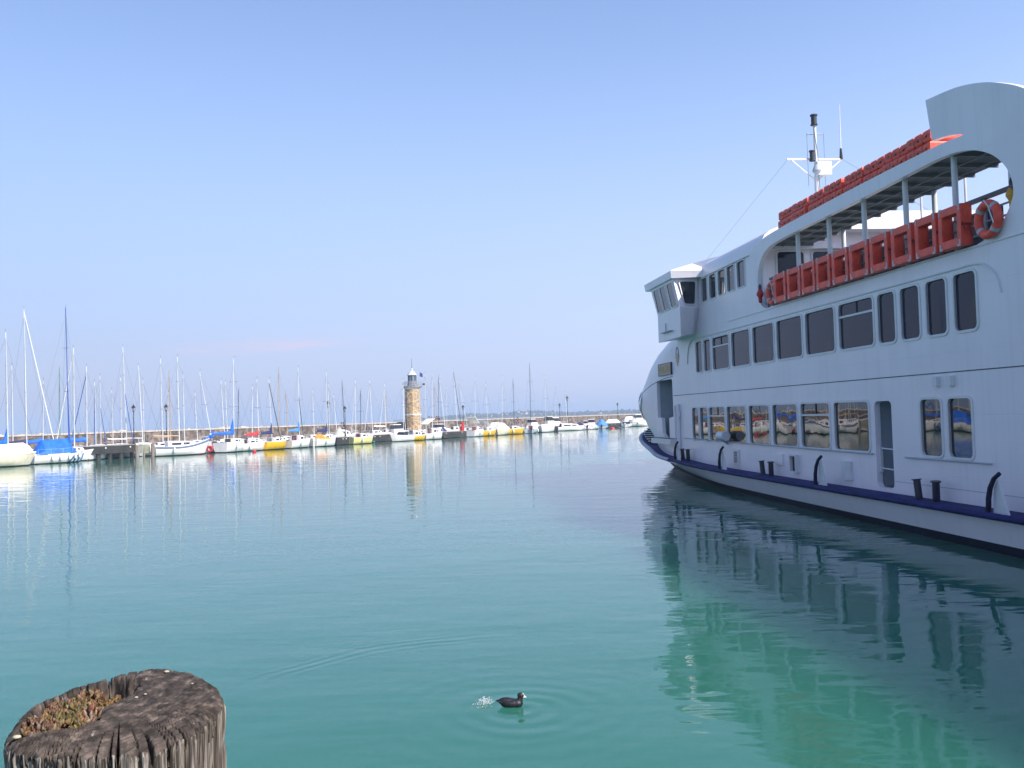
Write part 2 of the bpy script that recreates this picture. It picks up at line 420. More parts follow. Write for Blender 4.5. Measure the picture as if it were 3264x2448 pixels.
def panel(mb, outer, holes, t0, t1):
    """flat plate in the (s, z) plane with holes, between t0 and t1"""
    loops = [outer] + holes
    tri = tessellate_polygon([[Vector((a, b, 0)) for a, b in lp] for lp in loops])
    flat = [p for lp in loops for p in lp]; N = len(flat)
    fs = [tuple(t) for t in tri] + [tuple(i + N for i in reversed(t)) for t in tri]
    o = 0
    for lp in loops:
        k = len(lp)
        for i in range(k): fs.append((o + i, o + (i + 1) % k, N + o + (i + 1) % k, N + o + i))
        o += k
    mb.add([FP(a, t0, b) for a, b in flat] + [FP(a, t1, b) for a, b in flat], fs)

# silhouette of the rounded bow: where the flat side ends, by height
NOSE = [(0.60, 36.9), (0.9, 37.4), (1.72, 38.8), (2.1, 39.7), (2.55, 40.4), (2.93, 41.1), (3.32, 41.2), (3.54, 41.0), (3.98, 40.2), (4.77, 38.9), (5.29, 37.6), (5.72, 35.9)]
def s0_at(z): return float(np.interp(z, [a for a, _ in NOSE], [b for _, b in NOSE]))

UPW = [(33.41, 34.13), (32.47, 33.19), (30.54, 32.2), (28.62, 30.26), (26.67, 28.33), (24.68, 26.41), (22.71, 24.42), (20.72, 22.44), (19.74, 20.48), (18.74, 19.48), (17.74, 18.46), (16.74, 17.46)]
LOW = [(34.1, 34.83), (33.02, 33.87), (31.19, 32.81), (29.21, 30.95), (27.24, 28.88), (25.22, 26.95), (23.2, 24.94), (21.13, 22.91), (18.1, 18.86), (17.06, 17.84)]
BRW = [(32.58, 33.2), (31.63, 32.3), (30.68, 31.37), (29.75, 30.45), (28.8, 29.49)]
SLOT = smooth_loop([(25.6, 7.74), (27.0, 7.62), (27.62, 7.2), (27.78, 6.7), (27.72, 6.25), (27.3, 5.88), (26.3, 5.86), (22.0, 5.85), (17.2, 5.84), (16.6, 5.85), (16.0, 6.02), (15.6, 6.4), (15.52, 6.7),
                    (15.68, 7.08), (16.12, 7.46), (16.85, 7.74), (17.8, 7.84), (19.2, 7.82), (22.0, 7.77)])
DOOR = rrect(20.09, 20.86, 0.86, 2.88, 0.13)
BOWD = [(39.72, 4.12), (37.52, 4.13), (37.42, 4.05), (37.40, 2.56), (38.02, 2.50), (38.03, 1.66), (39.05, 1.66), (39.15, 2.50), (39.80, 2.52), (39.80, 4.02)]
outer = [(-8, 0.7)] + [(36.0, 0.7)] + [(s0_at(z), z) for z in np.linspace(0.7, 5.72, 22)] + [(36.4, 5.75), (36.4, 7.72), (28.5, 7.72)]
outer += smooth_line([(28.5, 7.72), (27.6, 7.92), (26.6, 8.05), (22, 8.13), (18.5, 8.13), (17.5, 8.11), (16.95, 8.07)], 4)[1:]
outer += smooth_line([(16.95, 8.09), (17.3, 8.19), (17.66, 8.25), (18.0, 8.28)], 3)
outer += smooth_line([(18.17, 9.19), (17.1, 9.08), (16.27, 8.88), (15.63, 8.63), (15.1, 8.35), (14.3, 7.8), (13.4, 6.9), (12.7, 5.87)], 5)
outer += [(-8, 5.87)]
holes = [rrect(a, b, 4.23, 5.36) for a, b in UPW] + [rrect(a, b, 1.69, 2.88) for a, b in LOW] + [rrect(a, b, 6.80, 7.64, 0.08) for a, b in BRW] + [SLOT, DOOR, BOWD]
mb = MB(); panel(mb, outer, holes, TW, TW + 0.14)
mb.build('side_wall', 'ship', ferry)
mb = MB()
outer2 = [p for p in outer if p[0] < 36.41]
panel(mb, outer2, [SLOT], 20.1 - 0.14, 20.1)
mb.build('side_wall', 'ship', ferry)

# rounded bow of the superstructure
rings = []
for z in list(np.linspace(0.6, 5.72, 26)):
    s0 = s0_at(z); L = 8.0
    ring = [FP(s0 + L * math.sin(a), TC - 4.5 * math.cos(a), z) for a in np.linspace(0, math.pi, 41)]
    rings.append(ring)
MB().loft(rings, closed=False).build('bow_wall', 'ship', ferry, smooth=60)
# knuckle seam over the bow and the long seam between the decks
def surf(s, z, off=0.006):
    s0 = s0_at(z)
    if s <= s0: return FP(s, TW - off, z)
    a = math.asin(min(1, (s - s0) / 8.0)); return FP(s, TC - (4.5 + off) * math.cos(a), z)
def strip(name, pts, h, off, m):
    mb = MB(); n = len(pts)
    vs = []
    for s, z in pts:
        vs += [surf(s, z - h / 2, 0), surf(s, z - h / 2, off), surf(s, z + h / 2, off), surf(s, z + h / 2, 0)]
    mb.loft([vs[i * 4:i * 4 + 4] for i in range(n)]); return mb.build(name, m, ferry)
strip('seam', [(s, 3.42) for s in np.linspace(-7.9, 37.3, 30)], 0.022, 0.006, 'seam')
strip('seam', smooth_line([(37.3, 4.22), (38.6, 4.18), (40.5, 4.0), (42.5, 3.72), (44.5, 3.42), (46.5, 3.3)], 6), 0.025, 0.008, 'seam')
strip('seam', [(s, 1.04) for s in np.linspace(-7.9, 20.0, 12)], 0.012, 0.005, 'shipgrey')
strip('drip_ledge', smooth_line([(35.2, 4.62), (35.12, 5.0), (34.85, 5.36), (34.3, 5.50), (32, 5.51), (24, 5.49), (18, 5.48), (16.75, 5.48), (16.35, 5.38), (16.08, 5.15), (15.97, 4.83)], 5), 0.03, 0.035, 'shiptrim')
strip('drip_ledge', [(s, 7.70) for s in np.linspace(28.4, 33.3, 6)], 0.03, 0.05, 'shiptrim')
strip('deck_edge_ledge', [(s, 5.80) for s in np.linspace(-7.5, 30.5, 20)], 0.02, 0.02, 'shiptrim')

# windows: pane set back in its opening, raised frame round it
def window(s0, s1, z0, z1, r, m, fw=0.055, bar=None, name='window', par=ferry, t=TW):
    mb = MB(); lp = rrect(s0 - .02, s1 + .02, z0 - .02, z1 + .02, r)
    mb.add([FP(a, t + 0.035, b) for a, b in lp], [tuple(range(len(lp)))])
    o = mb.build(name, m, par)
    fm = MB(); inn = rrect(s0, s1, z0, z1, r); out = rrect(s0 - fw, s1 + fw, z0 - fw, z1 + fw, r + fw)
    n = len(inn); k = lambda i: (i + 1) % n
    prof = [[FP(a, t + 0.03, b) for a, b in inn], [FP(a, t - 0.022, b) for a, b in inn], [FP(a, t - 0.022, b) for a, b in out], [FP(a, t + 0.01, b) for a, b in out]]
    fm.loft(prof, cap=False)
    if bar:
        zb = z0 + (z1 - z0) * bar; sm = (s0 + s1) / 2
        fm.box2(FP(s0, t + 0.0, zb - .025), FP(s1, t + 0.033, zb + .025))
    fm.build('frame', 'shiptrim', o)
    if bar:
        dm = MB(); dm.box2(FP(sm - .02, t + 0.015, zb + .025), FP(sm + .02, t + 0.034, z1)); dm.build('mullion', 'dark', o)
    return o
for i, (a, b) in enumerate(UPW): window(a, b, 4.23, 5.36, 0.11, 'pane', bar=0.72 if i in (2, 7) else None)
for i, (a, b) in enumerate(LOW): window(a, b, 1.69, 2.88, 0.11, 'panelow', bar=0.74 if i in (2, 6) else None)
for i, (a, b) in enumerate(BRW): window(a, b, 6.80, 7.64, 0.08, 'panebridge', fw=0.04)
# slanted window on the bow
wpts = [(42.9, 3.45), (43.6, 3.66), (44.6, 3.6), (44.9, 3.2), (44.5, 2.62), (43.95, 2.55), (43.3, 3.0)]
c = Vector((sum(p[0] for p in wpts) / 7, sum(p[1] for p in wpts) / 7))
ring = smooth_loop(wpts, 4)
mb = MB(); mb.add([surf(*c, 0.03)] + [surf(a, b, 0.03) for a, b in ring], [(0, i + 1, (i + 1) % len(ring) + 1) for i in range(len(ring))])
o = mb.build('window', 'panelow', ferry)
big = [tuple(c + (Vector(p) - c) * 1.12) for p in ring]
MB().loft([[surf(a, b, 0.032) for a, b in ring], [surf(a, b, 0.05) for a, b in ring], [surf(a, b, 0.05) for a, b in big], [surf(a, b, -0.01) for a, b in big]], cap=False).build('frame', 'shiptrim', o)

# door recess amidships, with its inner leaf and chain rails
mb = MB()
mb.box2(FP(19.9, TW + 1.00, 0.84), FP(21.0, TW + 1.05, 3.0)); mb.box2(FP(20.92, TW + 0.14, 0.84), FP(20.97, TW + 1.0, 3.0))
mb.box2(FP(19.98, TW + 0.14, 0.84), FP(20.03, TW + 1.0, 3.0)); mb.box2(FP(20.03, TW + 0.14, 2.95), FP(20.92, TW + 1.0, 3.0))
dr = mb.build('doorway', 'shipgrey', ferry)
MB().box2(FP(20.45, TW + 0.55, 0.86), FP(20.92, TW + 0.6, 2.9)).build('door', 'shipgrey', dr)
mb = MB()
for z in (1.28, 1.75): mb.tube(FP(20.06, TW + 0.10, z), FP(20.9, TW + 0.10, z + .02), 0.018)
mb.box2(FP(20.78, TW + 0.06, 1.2), FP(20.84, TW + 0.13, 1.8)); mb.build('rail', 'shiptrim', dr)
MB().box2(FP(20.72, TW + 0.5, 2.2), FP(20.78, TW + 0.55, 2.26)).build('handle', 'dark', dr)
# recess at the bow door
mb = MB()
mb.box2(FP(37.2, TW + 0.75, 1.5), FP(40.0, TW + 0.8, 4.3)); mb.box2(FP(37.28, TW + 0.14, 1.5), FP(37.36, TW + 0.75, 4.3))
mb.box2(FP(39.82, TW + 0.14, 1.5), FP(39.9, TW + 0.75, 4.3)); mb.box2(FP(37.36, TW + 0.14, 4.2), FP(39.82, TW + 0.75, 4.3)); mb.box2(FP(37.36, TW + .14, 1.5), FP(39.82, TW + .75, 1.62))
br = mb.build('bow_doorway', 'shipgrey', ferry)
mb = MB()
mb.box2(FP(38.4, TW + 0.3, 1.64), FP(39.1, TW + 0.34, 2.5)); mb.build('door', 'shiptrim', br)
for s, z in ((38.3, 3.2), (38.2, 2.95), (38.5, 2.3), (38.4, 1.95)): MB().box(FP(s, TW + 0.70, z), (0.08, 0.1, 0.07)).build('latch', 'dark', br)
MB().box2(FP(36.85, TW - 0.32, 1.42), FP(39.85, TW + 0.02, 1.64)).build('door_step', 'shiptrim', ferry)
MB().box2(FP(36.95, TW - 0.28, 1.641), FP(39.8, TW - 0.005, 1.655)).build('step_mat', 'dark', ferry)
mb = MB(); mb.tube(FP(36.95, TW - 0.06, 1.66), FP(36.95, TW - 0.06, 3.0), 0.05); mb.tube(FP(36.5, TW - 0.07, 1.0), FP(36.5, TW - 0.07, 3.06), 0.08); mb.box2(FP(36.35, TW - 0.09, 2.55), FP(36.45, TW - 0.02, 2.75))
mb.build('drain_pipe', 'ship', ferry)

# hull: white strake over navy boot top
BELT = smooth_line([(-8, 10.45, .80), (10, 10.45, .80), (30, 10.45, .80), (35.5, 10.5, .90), (38.5, 10.68, .98), (41, 11.0, 1.19), (43.6, 11.42, 1.33), (45, 11.66, 1.48), (46.2, 11.98, 1.64), (47.4, 12.45, 1.74), (49.6, 13.35, 1.85), (51.2, 14.4, 1.92), (51.8, 15.6, 1.95)], 5)
WATER = smooth_line([(-8, 10.72, 0), (8, 10.72, 0), (22, 10.90, 0), (28.4, 10.96, 0), (31, 11.12, 0), (34.8, 11.53, 0), (38.5, 12.1, 0), (41.2, 12.6, 0), (44.6, 13.19, 0), (46.5, 13.9, 0), (48, 14.6, 0), (49, 15.1, 0), (49.5, 15.6, 0)], 5)
def mir(p): return (p[0], 2 * TC - p[1], p[2])
def lerp(a, b, f): return tuple(a[i] + (b[i] - a[i]) * f for i in range(3))
def hull_rows(fr):
    rows = []
    for b, w in zip(BELT, WATER):
        b2 = (b[0] - (0.25 if b[0] > 36 else 0), b[1] + 0.14, b[2] - 0.10)
        rows.append([(lerp(w, b2, f) if f >= 0 else (w[0] - 0.3 * max(0, (w[0] - 30) / 20), w[1] + 0.2, f)) for f in fr])
    return rows
def hull_part(name, fr, m):
    rows = hull_rows(fr)
    mb = MB()
    mb.loft([[FP(*p) for p in r] for r in rows], closed=False)
    mb.loft([[FP(*mir(p)) for p in r] for r in rows], closed=False)
    return mb.build(name, m, ferry, smooth=50, fix=True)
hull_part('hull', [1.0, 0.85, 0.62, 0.40, 0.27], 'ship')
hull_part('boot_top', [0.27, 0.1, 0.0, -0.5, -1.4], 'navyhull')
mb = MB(); mb.add([FP(-8, 10.45, 0.7), FP(-8, 10.7, -1.4), FP(-8, 20.5, -1.4), FP(-8, 20.75, 0.7)], [(0, 1, 2, 3)]); mb.build('stern_plate', 'ship', ferry)
mb = MB(); mb.box2(FP(-8, TW + .14, .7), FP(-7.9, 20.1 - .14, 5.2)); mb.build('stern_wall', 'ship', ferry)
# belt (rubbing strake) and main deck
def belt_part(name, pts, m, w=0.15, h=0.13):
    for side in (0, 1):
        mb = MB(); rings = []
        for i, p in enumerate(pts):
            q0, q1 = Vector(pts[max(i - 1, 0)]), Vector(pts[min(i + 1, len(pts) - 1)])
            d = (q1 - q0); nrm = Vector((d.y, -d.x, 0)).normalized() if True else None
            nrm = Vector((d[1], -d[0], 0)).normalized()
            pp = Vector(p); ring = []
            for k in range(8):
                a = 2 * math.pi * k / 8
                q = pp - nrm * (w * 0.5 * math.cos(a)) * -1 + Vector((0, 0, -h / 2 + h / 2 * math.sin(a) * 1.0))
                q = tuple(q)
                ring.append(FP(*(mir(q) if side else q)))
            rings.append(ring)
        mb.loft(rings); mb.build(name, m, ferry, smooth=60)
isp = next(i for i, p in enumerate(BELT) if p[0] > 36.0)
belt_part('belt', BELT[:isp + 1], 'navy')
belt_part('bow_belt', BELT[isp:], 'bowgrey', 0.2, 0.16)
mb = MB()
for a, b in zip(BELT[:-1], BELT[1:]):
    for sd_ in (0, 1):
        pa, pb = (mir(a), mir(b)) if sd_ else (a, b)
        mb.add([FP(pa[0], pa[1], pa[2] - .03), FP(pb[0], pb[1], pb[2] - .03), FP(pb[0], TC, pb[2] - .03), FP(pa[0], TC, pa[2] - .03)], [(0, 1, 2, 3)])
mb.build('main_deck', 'navy', ferry)
# slatted steps on the foredeck
for i in range(7):
    a = at_z(2052 + (0, -3, -6, -5, -1, 4, 8)[i], (1374, 1380, 1386.5, 1392.5, 1398, 1404, 1410)[i], 1.85 - 0.085 * i)
    s = 47.2 - i * 0.72; z = 1.93 - 0.085 * i
    t0 = float(np.interp(s, [p[0] for p in BELT], [p[1] for p in BELT])) + 0.18
    mb = MB(); mb.box2(FP(s - .10, t0, z - .042), FP(s + .10, t0 + 3.2, z)); st_ = mb.build('step', 'step', ferry)
    MB().box2(FP(s - .02, t0 + .05, z - .40), FP(s + .02, t0 + 3.1, z - .044)).build('riser', 'navyhull', st_)
# fender horns with white brackets, bollard pairs
for s, z, hgt in ((35.55, .88, .70), (30.38, .80, .74), (23.02, .80, .72), (15.86, .78, .72), (6.5, .78, .72)):
    mb = MB(); mb.path([FP(s, 10.55, z - .05), FP(s - .04, 10.54, z + hgt * .35), FP(s - .10, 10.54, z + hgt * .62), FP(s - .19, 10.56, z + hgt * .86), FP(s - .30, 10.60, z + hgt)], [.052, .05, .046, .042, .04], 8)
    h = mb.build('fender_horn', 'navyhorn', ferry, smooth=50)
    mb = MB(); mb.loft([[FP(s_, t_, z_) for s_, z_ in ((s - .07, z - .02), (s - .12, z + hgt * .62), (s - .22, z + hgt * .84), (s - .34, z + hgt * .45), (s - .50, z - .02))] for t_ in (10.60, 10.64)])
    mb.build('bracket', 'shiptrim', h)
for s in (35.15, 27.0, 18.35, 8.6):
    pz = .80 if s < 34 else .9
    for ds in (.32, -.32):
        mb = MB(); b0 = FP(s + ds, 10.86, pz - .03); b1 = FP(s + ds * 1.12, 10.84, pz + .37)
        mb.tube(b0, b1, .075, .075, 12); mb.tube(b1, b1 + (b1 - b0).normalized() * .022, .105, .105, 12)
        mb.build('bollard', 'navyhull', ferry, smooth=40)
# vents, boxes, rails on the side
v = MB().box2(FP(29.9, TW - .05, .93), FP(30.40, TW, 1.43)).build('vent', 'shiptrim', ferry)
mb = MB()
for k in range(7): mb.box2(FP(30.0, TW - .058, 1.00 + k * .055), FP(30.3, TW - .050, 1.03 + k * .055))
mb.build('louvre', 'dark', v)
v = MB(); v.box2(FP(25.2, TW - .12, .94), FP(25.25, TW, 1.44)); v.box2(FP(25.6, TW - .12, .94), FP(25.65, TW, 1.44)); v.box2(FP(25.25, TW - .12, 1.40), FP(25.6, TW, 1.44)); v.box2(FP(25.25, TW - .12, .94), FP(25.6, TW, .97))
v = v.build('vent', 'shiptrim', ferry)
MB().box2(FP(25.25, TW - .03, .97), FP(25.6, TW - .005, 1.40)).build('opening', 'dark', v)
MB().box2(FP(22.05, TW - .09, .93), FP(22.5, TW, 1.40)).build('wall_box', 'shiptrim', ferry)
MB().box2(FP(26.3, TW - .05, 1.1), FP(26.9, TW, 1.42)).build('wall_box', 'ship', ferry)
for a, b in ((18.1, 18.25), (17.58, 17.75)):
    mb = MB(); mb.box2(FP(a, TW - .09, 3.14), FP(b, TW, 3.35)); mb.build('wall_box', 'shiptrim', ferry)
for a, b in ((20.95, 35.9), (16.45, 19.5)):
    mb = MB(); mb.tube(FP(a, TW - .05, 1.61 if a < 20 else 1.63), FP(b, TW - .05, 1.61 if a < 20 else 1.70), .018)
    for s in np.arange(a + .1, b, 1.7): mb.tube(FP(s, TW, 1.60 if a < 20 else 1.64), FP(s, TW - .05, 1.61 if a < 20 else 1.645), .012)
    mb.build('side_rail', 'shipgrey', ferry)
# white search light drum on its bracket
mb = MB(); mb.tube(FP(30.55, TW - .22, 1.88), FP(31.15, TW - .22, 1.88), .16, .17, 16); mb.build('searchlight', 'shiptrim', ferry, smooth=40)
mb = MB(); mb.tube(FP(30.85, TW - .22, 1.72), FP(30.85, TW - .04, 1.60), .035); mb.box2(FP(30.7, TW - .3, 1.69), FP(31.0, TW - .02, 1.72)); mb.build('light_bracket', 'shipgrey', ferry)
# name board and line emblem
bd = MB().box2(FP(37.38, TW - .06, 4.33), FP(39.24, TW - .002, 4.80)).build('name_board', 'board', ferry)
mb = MB()
mb.box2(FP(37.33, TW - .07, 4.30), FP(37.378, TW - .001, 4.83)); mb.box2(FP(37.38, TW - .068, 4.801), FP(39.25, TW - .01, 4.822)); mb.box2(FP(37.38, TW - .068, 4.308), FP(39.25, TW - .01, 4.329)); mb.box2(FP(39.242, TW - .068, 4.308), FP(39.262, TW - .01, 4.822))
mb.build('board_edge', 'dark', bd)
fc = bpy.data.curves.new('lettering', 'FONT'); fc.body = 'ANDROMEDA'; fc.size = .47; fc.extrude = .004; fc.align_x = 'CENTER'; fc.align_y = 'CENTER'; fc.offset = .008; fc.space_character = 1.05
fo = bpy.data.objects.new('lettering', fc); COL.objects.link(fo); fo.parent = bd; fc.materials.append(M['gold'])
LM = Matrix.Translation(FP(38.31, TW - .066, 4.565)) @ Matrix(((0, 0, -1, 0), (-1, 0, 0, 0), (0, 1, 0, 0), (0, 0, 0, 1))) @ Matrix.Diagonal((.60, 1, 1, 1))
bpy.context.view_layer.update()
lme = bpy.data.meshes.new_from_object(fo.evaluated_get(bpy.context.evaluated_depsgraph_get()))
bpy.data.objects.remove(fo); bpy.data.curves.remove(fc)
lo_ = bpy.data.objects.new('lettering', lme); COL.objects.link(lo_); lo_.parent = bd; lo_.matrix_local = LM
if not lme.materials: lme.materials.append(M['gold'])
em = MB(); ring = []
for k in range(24):
    a = 2 * math.pi * k / 24; ring.append((36.55 + .22 * math.sin(a), 5.07 + (.33 if math.cos(a) > 0 else .2) * math.cos(a)))
inn = [(36.55 + (a - 36.55) * .6, 5.07 + (b - 5.07) * .78) for a, b in ring]
em.loft([[surf(a, b, .012) for a, b in ring], [surf(a, b, .012) for a, b in inn]], cap=False)
em = em.build('emblem', mat('emblem_blue', (0.10, 0.16, 0.34), .4), ferry)
mb = MB(); pts = []
for k in range(10):
    a = 2 * math.pi * k / 10; r_ = .29 if k % 2 == 0 else .17; pts.append(surf(36.55 + r_ * math.sin(a), 4.92 + r_ * .75 * math.cos(a), .02))
mb.add(pts, [tuple(range(10))]); mb.add([surf(36.47, 4.78, .016), surf(36.63, 4.78, .016), surf(36.60, 4.62, .016), surf(36.50, 4.62, .016)], [(0, 1, 2, 3)])
mb.build('emblem_star', mat('emblem_gold', (0.50, 0.38, 0.14), .4), em)

# upper deck: floor, roof strips with beams, posts, rails, deckhouse
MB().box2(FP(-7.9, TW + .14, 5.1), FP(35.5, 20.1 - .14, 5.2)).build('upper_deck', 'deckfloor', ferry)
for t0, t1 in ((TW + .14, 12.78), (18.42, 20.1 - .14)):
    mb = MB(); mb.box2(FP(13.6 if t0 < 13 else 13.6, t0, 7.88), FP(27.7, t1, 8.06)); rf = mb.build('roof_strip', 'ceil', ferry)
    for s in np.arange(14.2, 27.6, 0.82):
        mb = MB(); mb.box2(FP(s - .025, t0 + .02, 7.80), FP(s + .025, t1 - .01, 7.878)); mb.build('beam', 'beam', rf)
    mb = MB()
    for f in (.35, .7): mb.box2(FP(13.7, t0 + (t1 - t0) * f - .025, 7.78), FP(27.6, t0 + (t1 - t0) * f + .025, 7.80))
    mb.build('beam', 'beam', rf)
for s in (25.2, 23.24, 21.36, 19.48, 17.61, 15.85):
    mb = MB(); mb.tube(FP(s, TW + .22, 5.2), FP(s, TW + .22, 7.86), .062, n=10); mb.build('post', 'shiptrim', ferry, smooth=40)
for s in (25.2, 20.6, 16.5):
    mb = MB(); mb.tube(FP(s, 12.7, 5.2), FP(s, 12.7, 7.86), .062, n=10); mb.build('post', 'shiptrim', ferry, smooth=40)
mb = MB(); mb.box2(FP(13.0, TW + .06, 6.70), FP(27.0, TW + .20, 6.76)); mb.build('handrail', 'handrail', ferry)
mb = MB()
for z in (6.05, 6.27, 6.49): mb.tube(FP(13.2, TW + .16, z), FP(27.5, TW + .16, z), .022)
for s in np.arange(13.6, 27.4, 1.5): mb.box2(FP(s - .05, TW + .14, 5.2), FP(s + .05, TW + .18, 6.72))
mb.build('railing', 'shipgrey', ferry)
MB().box2(FP(16.2, TW + .24, 5.2), FP(27.6, TW + .27, 6.5)).build('sun_shield', 'deckfloor', ferry)  # added dark plate that keeps the sun off the slot's lower rim
mb = MB(); mb.box2(FP(27.62, TW + .14, 5.2), FP(27.75, 20.1 - .14, 8.2)); dh = mb.build('deckhouse_wall', 'ship', ferry)
for a, b in ((11.7, 12.56), (12.86, 13.9), (14.4, 15.6), (16.1, 17.3), (17.8, 19.0)):
    lp = rrect(a, b, 6.55, 7.66, .1)
    mb = MB(); mb.add([FP(27.60, x, z) for x, z in lp], [tuple(range(len(lp)))]); g = mb.build('window', 'pane', dh)
    out = rrect(a - .05, b + .05, 6.5, 7.71, .14)
    MB().loft([[FP(27.605, x, z) for x, z in lp], [FP(27.58, x, z) for x, z in lp], [FP(27.58, x, z) for x, z in out], [FP(27.625, x, z) for x, z in out]], cap=False).build('frame', 'shiptrim', g)
mb = MB(); mb.box2(FP(26.75, 12.82, 8.2), FP(28.6, 18.4, 8.76)); mb.build('deckhouse_eave', 'ship', ferry)
for i, s in enumerate(np.arange(14.5, 25, 1.6)):
    for t in (13.6, 16.8):
        mb = MB(); mb.box2(FP(s, t, 5.55), FP(s + .45, t + 1.6, 5.62)); mb.box2(FP(s, t, 5.62), FP(s + .08, t + 1.6, 6.1)); mb.box2(FP(s + .05, t + .1, 5.2), FP(s + .4, t + .18, 5.55)); mb.box2(FP(s + .05, t + 1.4, 5.2), FP(s + .4, t + 1.48, 5.55))
        mb.build('bench', 'deckfloor', ferry)
MB().box2(FP(-7.9, TW + .02, 5.875), FP(12.0, 20.08, 8.25)).build('aft_shade_block', 'ship', ferry)  # unseen block added aft to widen the ship's shadow on the water
mb = MB(); mb.box2(FP(10.2, 12.6, 8.25), FP(13.6, 18.6, 8.9)); mb.box2(FP(10.0, 12.4, 8.9), FP(13.8, 18.8, 9.05)); mb.build('funnel_casing', 'ship', ferry)

# wheelhouse roof with rounded shoulders, bridge wing
prof = [(TW + .003, 7.725), (TW + .004, 7.84), (TW + .03, 8.0), (TW + .11, 8.16), (TW + .28, 8.30), (TW + .55, 8.40), (TW + 1.2, 8.47), (TC, 8.52)]
prof = prof + [(2 * TC - a, b) for a, b in reversed(prof[:-1])]
rings = []
for s, k in ((27.35, 1.0), (33.6, 1.0), (36.5, 1.0), (37.2, .9), (37.5, .7)):
    rings.append([FP(s, t, 7.725 + (z - 7.725) * k) for t, z in prof])
MB().loft(rings).build('wheelhouse_roof', 'ship', ferry, smooth=40)
mb = MB(); mb.box2(FP(33.6, TW + .14, 5.2), FP(36.4, 20.1 - .14, 7.72)); mb.build('wheelhouse', 'ship', ferry)
def wing(side):
    f = (lambda s, t, z: FP(s, t, z)) if side == 0 else (lambda s, t, z: FP(s, 2 * TC - t, z))
    mb = MB()
    lo_, mid, hi = 5.53, 6.62, 7.72
    def plan(o, aft, fwd): return [(aft, TW + .05), (aft - .0, TW - .15 - 0), (aft - .12, 10.2 + o), (fwd, 10.2 + o), (fwd, TW + .05)]
    r0 = [f(s, t, lo_ + (.15 if t > 10.6 else 0)) for s, t in [(34.2, TW + .05), (33.75, TW - .25), (33.06, 10.2), (36.05, 10.2), (36.6, TW + .05)]]
    r1 = [f(s, t, mid) for s, t in [(33.65, TW + .05), (33.45, TW - .2), (33.06, 10.2), (36.05, 10.2), (36.6, TW + .05)]]
    r2 = [f(s, t, hi) for s, t in [(33.6, TW + .05), (33.42, TW - .12), (33.40, 10.08), (36.55, 10.08), (36.9, TW + .05)]]
    mb.loft([r0, r1, r2]); wg = mb.build('bridge_wing', 'ship', ferry)
    # outboard windows in the sloping face
    def face(s, z, off): 
        q = (z - mid) / (hi - mid); return f(s + (.36 if side == 0 else .36) * (q - .5) * 0.9, 10.2 - .12 * q - off, z)
    for a, b in ((33.42, 34.12), (34.42, 35.10), (35.32, 35.98)):
        lp = rrect(a, b, 6.71, 7.60, .07)
        g = MB().add([face(x, z, .012) for x, z in lp], [tuple(range(len(lp)))]).build('window', 'panebridge', wg)
        out = rrect(a - .05, b + .05, 6.67, 7.64, .1)
        MB().loft([[face(x, z, .013) for x, z in lp], [face(x, z, .035) for x, z in lp], [face(x, z, .035) for x, z in out], [face(x, z, -.01) for x, z in out]], cap=False).build('frame', 'shiptrim', g)
    # aft window
    def aface(u, z, off):
        q = (z - mid) / (hi - mid); t0 = 10.2 - .12 * q; t1 = TW - .2 + .08 * q
        sa = 33.06 + .34 * q; sb = 33.45 - .03 * q
        return f(sa + (sb - sa) * u - off, t0 + (t1 - t0) * u, z)
    lp = rrect(.24, .96, 6.76, 7.60, .09)
    lp = [(u + (.10 * (1 - (z - 6.76) / .84) if u < .5 else 0), z) for u, z in lp]
    g = MB().add([aface(u, z, .012) for u, z in lp], [tuple(range(len(lp)))]).build('window', 'panebridge', wg)
    out = [(.62 + (u - .62) * 1.12, 7.18 + (z - 7.18) * 1.09) for u, z in lp]
    MB().loft([[aface(u, z, .013) for u, z in lp], [aface(u, z, .035) for u, z in lp], [aface(u, z, .035) for u, z in out], [aface(u, z, -.01) for u, z in out]], cap=False).build('frame', 'shiptrim', g)
    # roof over the wing: fascia and sloping top
    mb = MB()
    r0 = [f(s, t, z) for s, t, z in [(33.0, TW + .2, 7.722), (33.3, 9.98, 7.722), (37.0, 9.98, 7.722), (37.4, TW + .2, 7.722)]]
    r1 = [f(s, t, z) for s, t, z in [(32.95, TW + .2, 7.95), (33.26, 9.95, 7.99), (37.05, 9.95, 7.99), (37.4, TW + .2, 7.95)]]
    r2 = [f(s, t, z) for s, t, z in [(33.0, TW + .2, 8.0), (33.34, 10.02, 8.04), (37.0, 10.02, 8.04), (37.3, TW + .2, 8.0)]]
    r3 = [f(s, t, z) for s, t, z in [(32.6, TW + .6, 8.44), (33.9, TW - .1, 8.36), (36.6, TW - .1, 8.36), (36.9, TW + .6, 8.44)]]
    mb.loft([r0, r1, r2, r3]); mb.build('wing_roof', 'ship', wg)
    if side == 0:
        mb = MB(); mb.box2(FP(34.0, 10.05, 5.83), FP(35.3, 10.2, 5.85)); mb.tube(FP(34.9, 10.17, 5.85), FP(34.9, 10.17, 6.2), .02); mb.build('wing_step', 'shipgrey', wg)
wing(0); wing(1)

